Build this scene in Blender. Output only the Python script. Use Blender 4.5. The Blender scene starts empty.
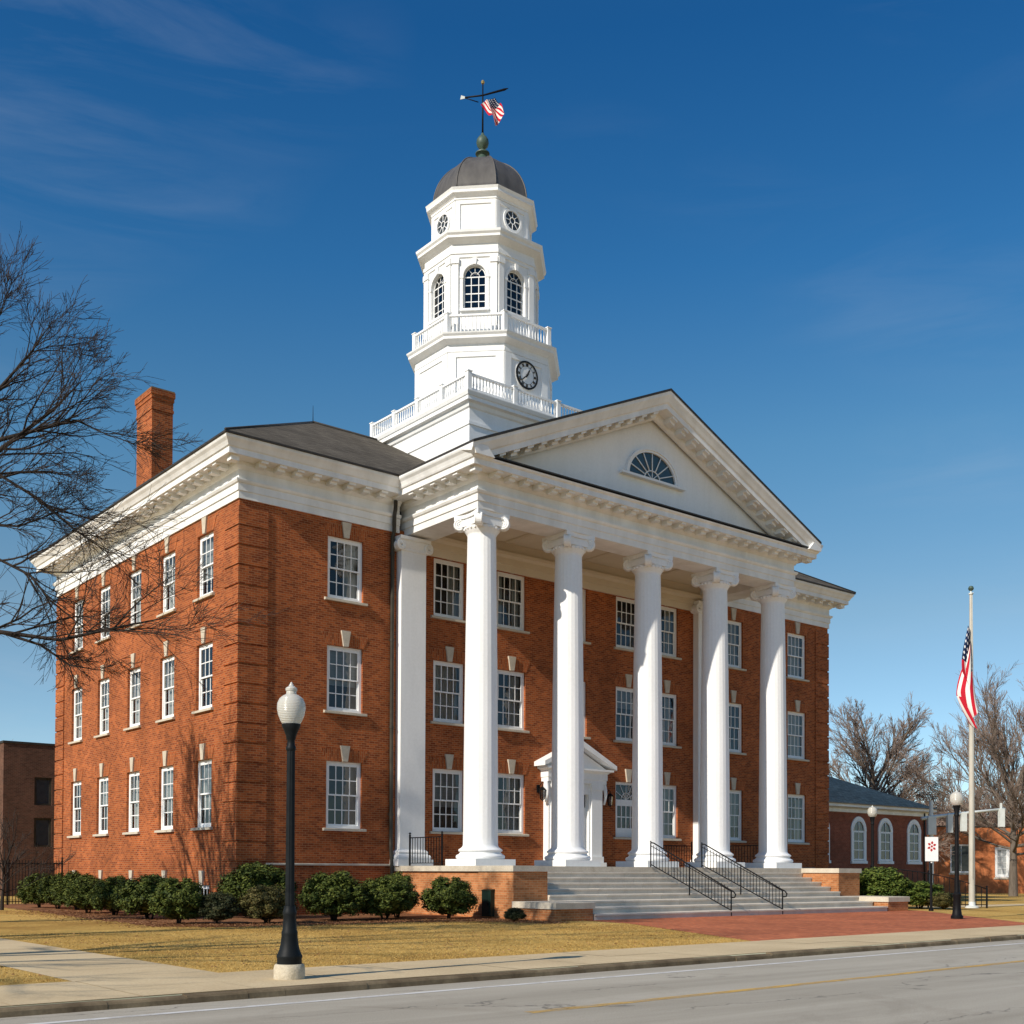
import bpy, math, random
from mathutils import Vector, Matrix
R_ = math.radians
scene = bpy.context.scene
COL = scene.collection

# ------------------------------------------------------------------ camera
cam_d = bpy.data.cameras.new('camera'); cam = bpy.data.objects.new('camera', cam_d); COL.objects.link(cam)
yaw, tilt, roll, FOC, CY = R_(50.912), R_(1.056), R_(0.226), 1169.6, 850.8
vd = Vector((math.cos(yaw) * math.cos(tilt), math.sin(yaw) * math.cos(tilt), math.sin(tilt)))
vr = Vector((math.sin(yaw), -math.cos(yaw), 0)); vu = vr.cross(vd)
vr, vu = vr * math.cos(roll) + vu * math.sin(roll), -vr * math.sin(roll) + vu * math.cos(roll)
cam.matrix_world = Matrix(((vr.x, vu.x, -vd.x, -17.477), (vr.y, vu.y, -vd.y, -36.093), (vr.z, vu.z, -vd.z, 1.5), (0, 0, 0, 1)))
cam_d.sensor_width = 36; cam_d.sensor_fit = 'HORIZONTAL'; cam_d.lens = 36 * FOC / 1024
cam_d.shift_y = (CY - 512) / 1024; cam_d.clip_end = 3000; cam_d.clip_start = 0.1
scene.camera = cam
# ------------------------------------------------------------------ light
SUN_EL, SUN_AZ = R_(32.5), R_(8)          # azimuth measured from -X towards -Y
to_sun = Vector((-math.cos(SUN_AZ) * math.cos(SUN_EL), -math.sin(SUN_AZ) * math.cos(SUN_EL), math.sin(SUN_EL)))
W = bpy.data.worlds.new('World'); scene.world = W; W.use_nodes = True
nt = W.node_tree; nt.nodes.clear()
wo = nt.nodes.new('ShaderNodeOutputWorld'); bg = nt.nodes.new('ShaderNodeBackground'); bg.inputs[1].default_value = 0.122
sk = nt.nodes.new('ShaderNodeTexSky'); sk.sky_type = 'NISHITA'; sk.sun_disc = False
sk.sun_elevation = SUN_EL; sk.sun_rotation = math.atan2(to_sun.x, to_sun.y)
sk.air_density = 1.0; sk.dust_density = 0.05; sk.ozone_density = 2.6; sk.altitude = 600
CLOUD = (4.4, 1.6, 0.9)
# thin cirrus: streaky noise over the sky direction, thicker low down
tc = nt.nodes.new('ShaderNodeTexCoord'); mp = nt.nodes.new('ShaderNodeMapping'); mp.inputs['Scale'].default_value = (1.2, 1.0, 7.0)
mp.inputs['Rotation'].default_value = (0.10, -0.06, 0.9)
nz = nt.nodes.new('ShaderNodeTexNoise'); nz.inputs['Scale'].default_value = 3.2; nz.inputs['Detail'].default_value = 12; nz.inputs['Roughness'].default_value = 0.62; nz.inputs['Distortion'].default_value = 0.9
cr = nt.nodes.new('ShaderNodeValToRGB'); cr.color_ramp.elements[0].position = 0.42; cr.color_ramp.elements[0].color = (0, 0, 0, 1)
cr.color_ramp.elements[1].position = 0.80; cr.color_ramp.elements[1].color = (0.17, 0.17, 0.17, 1)
nz2 = nt.nodes.new('ShaderNodeTexNoise'); nz2.inputs['Scale'].default_value = 2.3; nz2.inputs['Detail'].default_value = 2
mp2 = nt.nodes.new('ShaderNodeMapping'); mp2.inputs['Scale'].default_value = (1, 1, 2.2); mp2.inputs['Location'].default_value = CLOUD
cr2 = nt.nodes.new('ShaderNodeValToRGB'); cr2.color_ramp.elements[0].position = 0.48; cr2.color_ramp.elements[1].position = 0.66
mm = nt.nodes.new('ShaderNodeMath'); mm.operation = 'MULTIPLY'
mx = nt.nodes.new('ShaderNodeMixRGB'); mx.inputs[2].default_value = (3.9, 4.3, 4.8, 1)
hs = nt.nodes.new('ShaderNodeHueSaturation'); hs.inputs['Hue'].default_value = 0.5; hs.inputs['Saturation'].default_value = 1.22; hs.inputs['Value'].default_value = 1.10
L_ = nt.links.new
L_(tc.outputs['Generated'], mp2.inputs[0]); L_(mp2.outputs[0], nz2.inputs[0]); L_(nz2.outputs[0], cr2.inputs[0]); L_(cr.outputs[0], mm.inputs[0]); L_(cr2.outputs[0], mm.inputs[1])
L_(tc.outputs['Generated'], mp.inputs[0]); L_(mp.outputs[0], nz.inputs[0]); L_(nz.outputs[0], cr.inputs[0])
sx = nt.nodes.new('ShaderNodeSeparateXYZ'); L_(tc.outputs['Generated'], sx.inputs[0])
air = nt.nodes.new('ShaderNodeValToRGB'); ae = air.color_ramp.elements
for i, (p_, c_) in enumerate(((0.0, (0.60, 0.68, 0.80)), (0.1, (0.74, 0.74, 0.74)), (0.21, (0.92, 0.77, 0.63)), (0.34, (0.72, 0.80, 0.70)), (0.46, (0.36, 0.68, 0.74)), (0.59, (0.20, 0.56, 0.70)), (0.66, (0.26, 0.58, 0.70)), (0.85, (0.75, 0.9, 0.95)))):
    if i >= len(ae): ae.new(p_)
    ae[i].position = p_; ae[i].color = (*c_, 1)
am = nt.nodes.new('ShaderNodeMixRGB'); am.blend_type = 'MULTIPLY'; am.inputs[0].default_value = 1.0
L_(sx.outputs[2], air.inputs[0]); L_(hs.outputs[0], am.inputs[1]); L_(air.outputs[0], am.inputs[2])
L_(sk.outputs[0], hs.inputs['Color']); L_(am.outputs[0], mx.inputs[1]); L_(mm.outputs[0], mx.inputs[0]); L_(mx.outputs[0], bg.inputs[0]); L_(bg.outputs[0], wo.inputs[0])
sl = bpy.data.lights.new('sun', 'SUN'); sl.energy = 4.35; sl.angle = R_(0.5); sl.color = (1.0, 0.915, 0.79)
so = bpy.data.objects.new('sun', sl); COL.objects.link(so); so.rotation_euler = (-to_sun).to_track_quat('-Z', 'Y').to_euler(); so.location = (-30, -30, 60)
scene.view_settings.view_transform = 'Standard'; scene.view_settings.look = 'None'; scene.view_settings.exposure = 0.25; scene.view_settings.gamma = 1.0
scene.render.resolution_x = scene.render.resolution_y = 1024

# ------------------------------------------------------------------ materials
def new_mat(name):
    m = bpy.data.materials.new(name); m.use_nodes = True
    return m, m.node_tree, m.node_tree.nodes['Principled BSDF']
def N(t, kind, **kw):
    n = t.nodes.new(kind)
    for k, v in kw.items():
        if k in n.inputs: n.inputs[k].default_value = v
        else: setattr(n, k, v)
    return n
def ramp(t, fac, stops):
    r = t.nodes.new('ShaderNodeValToRGB'); e = r.color_ramp.elements
    while len(e) < len(stops): e.new(0.5)
    for i, (p, c) in enumerate(stops): e[i].position = p; e[i].color = (*c, 1) if len(c) == 3 else c
    t.links.new(fac, r.inputs[0]); return r.outputs[0]
def mix(t, fac, a, b, mode='MIX'):
    n = t.nodes.new('ShaderNodeMixRGB'); n.blend_type = mode
    for i, v in ((0, fac), (1, a), (2, b)):
        if hasattr(v, 'is_output'): t.links.new(v, n.inputs[i])
        else: n.inputs[i].default_value = v if i == 0 else (*v, 1)
    return n.outputs[0]
def noise(t, scale, detail=4, rough=0.5, coord='Object', dist=0, stretch=None):
    c = t.nodes.new('ShaderNodeTexCoord'); o = c.outputs[coord]
    if stretch:
        m = t.nodes.new('ShaderNodeMapping'); m.inputs['Scale'].default_value = stretch; t.links.new(o, m.inputs[0]); o = m.outputs[0]
    n = N(t, 'ShaderNodeTexNoise', Scale=scale, Detail=detail, Roughness=rough, Distortion=dist); t.links.new(o, n.inputs[0]); return n.outputs[0]
def bump(t, b, h, strength, dist=0.02):
    n = N(t, 'ShaderNodeBump', Strength=strength, Distance=dist); t.links.new(h, n.inputs['Height']); t.links.new(n.outputs[0], b.inputs['Normal'])
def mottled(name, c1, c2, scale, rough=0.7, spec=0.3, bmp=0, detail=5, coord='Object', stretch=None, metal=0, fine=None):
    m, t, b = new_mat(name); n = noise(t, scale, detail, 0.6, coord, 0.3, stretch)
    col = ramp(t, n, [(0.3, c1), (0.7, c2)])
    if fine:
        f = noise(t, fine, 2, 0.7, coord); col = mix(t, 0.35, col, ramp(t, f, [(0.3, (0.35,) * 3), (0.7, (0.7,) * 3)]), 'OVERLAY'); n = f
    t.links.new(col, b.inputs['Base Color']); b.inputs['Roughness'].default_value = rough; b.inputs['Specular IOR Level'].default_value = spec; b.inputs['Metallic'].default_value = metal
    if bmp: bump(t, b, n, bmp)
    return m
def brick_mat(name, c1, c2, mortar, bw=0.225, rh=0.078, mort=0.010, soot=True, bias=0.0):
    m, t, b = new_mat(name)
    u = t.nodes.new('ShaderNodeUVMap')
    wob = noise(t, 6, 2); va = t.nodes.new('ShaderNodeVectorMath'); va.operation = 'SCALE'; va.inputs[3].default_value = 0.012
    t.links.new(wob, va.inputs[0]); vb = t.nodes.new('ShaderNodeVectorMath'); vb.operation = 'ADD'; t.links.new(u.outputs[0], vb.inputs[0]); t.links.new(va.outputs[0], vb.inputs[1])
    k = N(t, 'ShaderNodeTexBrick', Scale=1.0); k.offset = 0.5
    k.inputs['Brick Width'].default_value = bw; k.inputs['Row Height'].default_value = rh; k.inputs['Mortar Size'].default_value = mort
    k.inputs['Mortar Smooth'].default_value = 0.25; k.inputs['Bias'].default_value = bias
    k.inputs['Color1'].default_value = (*c1, 1); k.inputs['Color2'].default_value = (*c2, 1); k.inputs['Mortar'].default_value = (*mortar, 1)
    t.links.new(vb.outputs[0], k.inputs['Vector'])
    big = ramp(t, noise(t, 0.45, 7, 0.68), [(0.28, (0.26,) * 3), (0.7, (0.66,) * 3)])
    col = mix(t, 0.7, k.outputs['Color'], big, 'OVERLAY')
    med = ramp(t, noise(t, 2.6, 6, 0.75), [(0.3, (0.34,) * 3), (0.7, (0.64,) * 3)]); col = mix(t, 0.6, col, med, 'OVERLAY')
    # single darker, burnt bricks
    mp_ = t.nodes.new('ShaderNodeMapping'); mp_.inputs['Scale'].default_value = (1 / bw, 1 / rh, 1); t.links.new(u.outputs[0], mp_.inputs[0])
    vz = N(t, 'ShaderNodeTexVoronoi', Scale=0.9); t.links.new(mp_.outputs[0], vz.inputs[0])
    dk = ramp(t, vz.outputs['Color'], [(0.12, (0.55, 0.52, 0.5)), (0.3, (1, 1, 1))])
    col = mix(t, 0.22, col, dk, 'MULTIPLY')
    t.links.new(col, b.inputs['Base Color']); b.inputs['Roughness'].default_value = 0.88; b.inputs['Specular IOR Level'].default_value = 0.2
    bump(t, b, k.outputs['Fac'], -0.5, 0.012)
    return m
M = {}
M['brick'] = brick_mat('red_brick', (0.20, 0.040, 0.012), (0.41, 0.102, 0.026), (0.34, 0.17, 0.08))
M['brick_plinth'] = brick_mat('orange_brick', (0.36, 0.125, 0.042), (0.52, 0.205, 0.078), (0.42, 0.25, 0.13))
M['brick_dark'] = brick_mat('brown_brick', (0.085, 0.038, 0.025), (0.14, 0.062, 0.04), (0.15, 0.10, 0.07))
M['brick_annex'] = brick_mat('annex_brick', (0.22, 0.055, 0.030), (0.29, 0.080, 0.042), (0.24, 0.12, 0.08))
M['brick_orange'] = brick_mat('bright_brick', (0.48, 0.13, 0.04), (0.60, 0.18, 0.06), (0.46, 0.24, 0.12))
M['paving'] = brick_mat('brick_paving', (0.36, 0.092, 0.038), (0.54, 0.165, 0.068), (0.30, 0.13, 0.07), 0.2, 0.1, 0.008)
M['white'] = mottled('white_paint', (0.78, 0.785, 0.775), (0.85, 0.855, 0.85), 1.1, 0.55, 0.3, 0.0, 7, stretch=(2.0, 2.0, 0.35), fine=10)
M['white_stain'] = mottled('weathered_white_paint', (0.66, 0.66, 0.635), (0.85, 0.855, 0.845), 0.9, 0.55, 0.3, 0, 6, stretch=(1.5, 1.5, 0.5))
M['ceiling'] = mottled('bounce_tinted_white_paint', (0.62, 0.54, 0.42), (0.68, 0.60, 0.48), 0.8, 0.7)  # white paint with warm light bounced off the brick mixed into its colour
M['stone'] = mottled('limestone', (0.46, 0.40, 0.31), (0.58, 0.52, 0.42), 2.5, 0.8, 0.25, 0.1, fine=30)
M['step'] = mottled('grey_stone_steps', (0.50, 0.445, 0.37), (0.64, 0.58, 0.49), 1.6, 0.85, 0.2, 0.15, fine=40)
M['roof'] = None
def shingle_mat(name, c1, c2):
    m, t, b = new_mat(name); u = t.nodes.new('ShaderNodeUVMap')
    k = N(t, 'ShaderNodeTexBrick', Scale=1.0); k.offset = 0.5
    for kk, v in (('Brick Width', 0.34), ('Row Height', 0.19), ('Mortar Size', 0.012), ('Mortar Smooth', 0.3)): k.inputs[kk].default_value = v
    k.inputs['Color1'].default_value = (*c1, 1); k.inputs['Color2'].default_value = (*c2, 1); k.inputs['Mortar'].default_value = (c1[0] * 0.45, c1[1] * 0.45, c1[2] * 0.45, 1)
    t.links.new(u.outputs[0], k.inputs['Vector'])
    col = mix(t, 0.6, k.outputs['Color'], ramp(t, noise(t, 0.7, 6, 0.65), [(0.3, (0.32,) * 3), (0.7, (0.66,) * 3)]), 'OVERLAY')
    ms = t.nodes.new('ShaderNodeMapping'); ms.inputs['Scale'].default_value = (0.9, 5.2, 1); t.links.new(u.outputs[0], ms.inputs[0]); ns = N(t, 'ShaderNodeTexNoise', Scale=1.5, Detail=4.0, Roughness=0.7); t.links.new(ms.outputs[0], ns.inputs[0])
    col = mix(t, 0.8, col, ramp(t, ns.outputs[0], [(0.32, (0.25,) * 3), (0.7, (0.72,) * 3)]), 'OVERLAY')
    t.links.new(col, b.inputs['Base Color']); b.inputs['Roughness'].default_value = 0.95; b.inputs['Specular IOR Level'].default_value = 0.12; bump(t, b, k.outputs['Fac'], -0.5, 0.02); return m
M['roof'] = shingle_mat('grey_brown_shingles', (0.085, 0.072, 0.055), (0.13, 0.112, 0.088))
M['roof_grey'] = shingle_mat('slate_grey_shingles', (0.33, 0.26, 0.185), (0.45, 0.36, 0.26))
M['flash'] = mottled('dark_roof_edge', (0.025, 0.023, 0.02), (0.045, 0.04, 0.035), 3, 0.6)
M['dome'] = mottled('dark_bronze_dome', (0.060, 0.055, 0.050), (0.105, 0.097, 0.088), 1.2, 0.55, 0.5, 0, stretch=(2, 2, 0.6))
M['verdigris'] = mottled('green_patina', (0.03, 0.055, 0.042), (0.07, 0.115, 0.085), 4, 0.55, 0.5)
M['gilt'] = mottled('dull_gilt', (0.35, 0.26, 0.1), (0.5, 0.4, 0.18), 6, 0.4, 0.5, metal=0.6)
M['iron'] = mottled('black_iron', (0.004, 0.004, 0.005), (0.009, 0.009, 0.010), 8, 0.55, 0.15)
M['iron_green'] = mottled('black_green_iron', (0.004, 0.005, 0.006), (0.010, 0.012, 0.013), 5, 0.55, 0.16)
M['bronze'] = mottled('dark_bronze_pipe', (0.03, 0.025, 0.018), (0.06, 0.05, 0.035), 3, 0.5)
M['utility'] = mottled('green_cabinet_paint', (0.006, 0.018, 0.014), (0.010, 0.028, 0.020), 3, 0.5)
M['concrete'] = mottled('pale_concrete', (0.49, 0.375, 0.22), (0.62, 0.485, 0.295), 0.55, 0.9, 0.15, 0.1, 7, fine=25)
M['curb'] = mottled('stained_curb_concrete', (0.09, 0.062, 0.036), (0.25, 0.19, 0.115), 1.5, 0.9, 0.15, 0.2, 7, fine=18)
M['lampstone'] = mottled('pitted_concrete', (0.42, 0.36, 0.26), (0.58, 0.51, 0.39), 9, 0.9, 0.15, 0.4, 6, fine=45)
M['flagpole'] = mottled('weathered_aluminium', (0.42, 0.39, 0.33), (0.52, 0.49, 0.42), 1.2, 0.5, 0.5)
M['galv'] = mottled('galvanised_steel', (0.55, 0.58, 0.55), (0.68, 0.71, 0.68), 3, 0.45, 0.5)
M['black'] = mottled('flat_black', (0.010, 0.010, 0.010), (0.016, 0.016, 0.016), 5, 0.6)
M['red'] = mottled('sign_red', (0.4, 0.03, 0.035), (0.46, 0.05, 0.05), 5, 0.5)
M['curtain'] = mottled('pale_curtain', (0.50, 0.50, 0.47), (0.70, 0.69, 0.65), 2.5, 0.9, 0.1, 0, 3, stretch=(7, 7, 0.15))
M['blind'] = mottled('grey_blind', (0.36, 0.38, 0.38), (0.44, 0.46, 0.46), 2.5, 0.9, 0.1, 0, 3, stretch=(0.2, 0.2, 8))
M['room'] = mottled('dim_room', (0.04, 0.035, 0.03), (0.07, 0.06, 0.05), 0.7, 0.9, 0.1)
M['mulch'] = mottled('pine_straw', (0.15, 0.065, 0.030), (0.30, 0.145, 0.07), 3.5, 0.95, 0.1, 0.5, 8, fine=22)
M['bark'] = mottled('grey_brown_bark', (0.10, 0.08, 0.065), (0.18, 0.15, 0.12), 4, 0.95, 0.1, 0.3, stretch=(3, 3, 0.5))
M['bark_dark'] = mottled('dark_bark', (0.022, 0.018, 0.016), (0.055, 0.044, 0.038), 4, 0.95, 0.1, 0.3, stretch=(3, 3, 0.5))
M['twig'] = mottled('reddish_twigs', (0.17, 0.125, 0.10), (0.27, 0.205, 0.165), 1.2, 0.95, 0.1)
def glass_mat(name, tint, base):
    m = bpy.data.materials.new(name); m.use_nodes = True; t = m.node_tree; t.nodes.clear()
    o = t.nodes.new('ShaderNodeOutputMaterial'); tr = t.nodes.new('ShaderNodeBsdfTransparent'); gl = t.nodes.new('ShaderNodeBsdfGlossy')
    tr.inputs[0].default_value = (*tint, 1); gl.inputs['Roughness'].default_value = 0.03; gl.inputs[0].default_value = (0.9, 0.95, 1, 1)
    fr = t.nodes.new('ShaderNodeFresnel'); fr.inputs[0].default_value = 1.5
    ma = t.nodes.new('ShaderNodeMath'); ma.operation = 'ADD'; ma.inputs[1].default_value = base; t.links.new(fr.outputs[0], ma.inputs[0])
    # old panes are not flat: a slow ripple bends what they mirror
    nn = noise(t, 1.6, 2); bm = N(t, 'ShaderNodeBump', Strength=0.25, Distance=0.03); t.links.new(nn, bm.inputs['Height']); t.links.new(bm.outputs[0], gl.inputs['Normal'])
    x = t.nodes.new('ShaderNodeMixShader'); t.links.new(ma.outputs[0], x.inputs[0]); t.links.new(tr.outputs[0], x.inputs[1]); t.links.new(gl.outputs[0], x.inputs[2]); t.links.new(x.outputs[0], o.inputs[0]); return m
M['glass'] = glass_mat('window_glass', (0.66, 0.68, 0.67), 0.015)
def globe_mat():
    m, t, b = new_mat('prismatic_acrylic_globe'); b.inputs['Base Color'].default_value = (0.70, 0.68, 0.61, 1); b.inputs['Roughness'].default_value = 0.22
    b.inputs['Transmission Weight'].default_value = 0.3; b.inputs['Subsurface Weight'].default_value = 0.25; b.inputs['Subsurface Radius'].default_value = (0.1, 0.1, 0.1)
    w = N(t, 'ShaderNodeTexWave', Scale=14.0); w.bands_direction = 'Z'; c = t.nodes.new('ShaderNodeTexCoord'); t.links.new(c.outputs['Object'], w.inputs[0]); bump(t, b, w.outputs[1], 0.4, 0.01); return m
M['globe'] = globe_mat()
def leaf_mat(name, c1, c2, c3):
    m, t, b = new_mat(name); g = t.nodes.new('ShaderNodeNewGeometry')
    col = ramp(t, g.outputs['Random Per Island'], [(0.0, c1), (0.55, c2), (1.0, c3)])
    col = mix(t, 0.5, col, ramp(t, noise(t, 2.2, 3), [(0.3, (0.4,) * 3), (0.7, (0.62,) * 3)]), 'OVERLAY')
    t.links.new(col, b.inputs['Base Color']); b.inputs['Roughness'].default_value = 0.6; b.inputs['Specular IOR Level'].default_value = 0.12; return m
M['leaf'] = leaf_mat('boxwood_leaves', (0.022, 0.034, 0.008), (0.062, 0.084, 0.016), (0.13, 0.145, 0.03))
M['leaf_olive'] = leaf_mat('olive_leaves', (0.05, 0.045, 0.015), (0.10, 0.095, 0.03), (0.17, 0.13, 0.05))
M['leaf_dark'] = leaf_mat('dark_leaves', (0.015, 0.022, 0.010), (0.035, 0.042, 0.018), (0.07, 0.065, 0.03))
M['leaf_bright'] = leaf_mat('bright_leaves', (0.03, 0.055, 0.010), (0.08, 0.115, 0.02), (0.15, 0.175, 0.035))
M['blade'] = leaf_mat('dry_grass_blades', (0.32, 0.185, 0.048), (0.48, 0.305, 0.085), (0.60, 0.41, 0.14))
M['litter'] = leaf_mat('brown_litter', (0.10, 0.04, 0.02), (0.24, 0.11, 0.05), (0.40, 0.22, 0.10))
def lawn_mat():
    m, t, b = new_mat('dormant_lawn')
    a = ramp(t, noise(t, 0.22, 7, 0.68, dist=0.8), [(0.32, (0.29, 0.165, 0.042)), (0.5, (0.49, 0.305, 0.085)), (0.7, (0.60, 0.405, 0.13))])
    f = ramp(t, noise(t, 9, 4, 0.7, stretch=(1, 1, 1)), [(0.3, (0.28,) * 3), (0.72, (0.74,) * 3)])
    gr = ramp(t, noise(t, 0.35, 4, 0.6), [(0.56, (0, 0, 0)), (0.75, (0.5, 0.5, 0.5))])
    col = mix(t, 0.75, a, f, 'OVERLAY'); col = mix(t, gr, col, (0.16, 0.15, 0.045))
    t.links.new(col, b.inputs['Base Color']); b.inputs['Roughness'].default_value = 0.95; b.inputs['Specular IOR Level'].default_value = 0.1; bump(t, b, noise(t, 30, 3, 0.7), 0.6, 0.03); return m
M['lawn'] = lawn_mat()
def road_mat():
    m, t, b = new_mat('worn_grey_asphalt')
    base = ramp(t, noise(t, 0.6, 7, 0.66, dist=0.5, stretch=(0.10, 1.3, 1)), [(0.3, (0.31, 0.275, 0.215)), (0.7, (0.46, 0.415, 0.335))])
    pat = ramp(t, noise(t, 0.5, 5, 0.7, dist=1.0), [(0.55, (1, 1, 1)), (0.72, (0.8, 0.78, 0.76))]); base = mix(t, 0.8, base, pat, 'MULTIPLY')
    ag = ramp(t, noise(t, 60, 2, 0.8), [(0.3, (0.33,) * 3), (0.7, (0.68,) * 3)])
    col = mix(t, 0.6, base, ag, 'OVERLAY')
    c = t.nodes.new('ShaderNodeTexCoord'); mp2 = t.nodes.new('ShaderNodeMapping'); mp2.inputs['Scale'].default_value = (0.10, 0.42, 1); t.links.new(c.outputs['Object'], mp2.inputs[0])
    wv = N(t, 'ShaderNodeTexNoise', Scale=2.5, Detail=5.0); t.links.new(c.outputs['Object'], wv.inputs[0])
    ad = t.nodes.new('ShaderNodeVectorMath'); ad.operation = 'MULTIPLY_ADD'; t.links.new(wv.outputs['Color'], ad.inputs[0]); ad.inputs[1].default_value = (0.25, 0.25, 0); t.links.new(mp2.outputs[0], ad.inputs[2])
    v = N(t, 'ShaderNodeTexVoronoi', Scale=1.0); v.feature = 'DISTANCE_TO_EDGE'; t.links.new(ad.outputs[0], v.inputs[0])
    cr_ = ramp(t, v.outputs['Distance'], [(0.002, (0.8, 0.8, 0.8)), (0.006, (0, 0, 0))])
    gate = ramp(t, noise(t, 0.5, 2), [(0.48, (0, 0, 0)), (0.54, (0.85, 0.85, 0.85))])
    col = mix(t, mix(t, 1.0, cr_, gate, 'MULTIPLY'), col, (0.05, 0.045, 0.04))
    t.links.new(col, b.inputs['Base Color']); b.inputs['Roughness'].default_value = 0.85; b.inputs['Specular IOR Level'].default_value = 0.25; bump(t, b, noise(t, 70, 2, 0.8), 0.35, 0.01); return m
M['road'] = road_mat()
def paint_mat(name, c, lo, hi):
    m = bpy.data.materials.new(name); m.use_nodes = True; t = m.node_tree; b = t.nodes['Principled BSDF']; b.inputs['Base Color'].default_value = (*c, 1); b.inputs['Roughness'].default_value = 0.8
    o = t.nodes['Material Output']; tr = t.nodes.new('ShaderNodeBsdfTransparent'); x = t.nodes.new('ShaderNodeMixShader')
    f = ramp(t, noise(t, 5, 6, 0.75, stretch=(0.35, 1.5, 1)), [(lo, (0, 0, 0)), (hi, (0.9, 0.9, 0.9))])
    t.links.new(f, x.inputs[0]); t.links.new(tr.outputs[0], x.inputs[1]); t.links.new(b.outputs[0], x.inputs[2]); t.links.new(x.outputs[0], o.inputs[0]); return m
M['white_line'] = paint_mat('worn_white_paint', (0.70, 0.68, 0.64), 0.28, 0.5)
M['yellow_line'] = paint_mat('worn_yellow_paint', (0.62, 0.38, 0.09), 0.34, 0.58)
def flag_mat():
    m, t, b = new_mat('flag_cloth'); u = t.nodes.new('ShaderNodeUVMap'); s = t.nodes.new('ShaderNodeSeparateXYZ'); t.links.new(u.outputs[0], s.inputs[0])
    def math_(op, a, bb):
        n = t.nodes.new('ShaderNodeMath'); n.operation = op
        for i, v in enumerate((a, bb)):
            if hasattr(v, 'is_output'): t.links.new(v, n.inputs[i])
            else: n.inputs[i].default_value = v
        return n.outputs[0]
    st = math_('MODULO', math_('FLOOR', math_('MULTIPLY', s.outputs[1], 13.0), 0), 2.0)
    col = mix(t, st, (0.50, 0.018, 0.035), (0.78, 0.76, 0.72))
    can = math_('MULTIPLY', math_('LESS_THAN', s.outputs[0], 0.4), math_('GREATER_THAN', s.outputs[1], 6 / 13))
    gx = math_('SUBTRACT', math_('FRACT', math_('MULTIPLY', s.outputs[0], 15.0), 0), 0.5); gy = math_('SUBTRACT', math_('FRACT', math_('MULTIPLY', math_('SUBTRACT', s.outputs[1], 6 / 13), 9.3), 0), 0.5)
    d2 = math_('ADD', math_('MULTIPLY', gx, gx), math_('MULTIPLY', gy, gy)); star = math_('LESS_THAN', d2, 0.06)
    col = mix(t, can, col, mix(t, star, (0.012, 0.022, 0.065), (0.7, 0.7, 0.7)))
    t.links.new(col, b.inputs['Base Color']); b.inputs['Roughness'].default_value = 0.8; b.inputs['Specular IOR Level'].default_value = 0.1; return m
M['flag'] = flag_mat()

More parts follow.
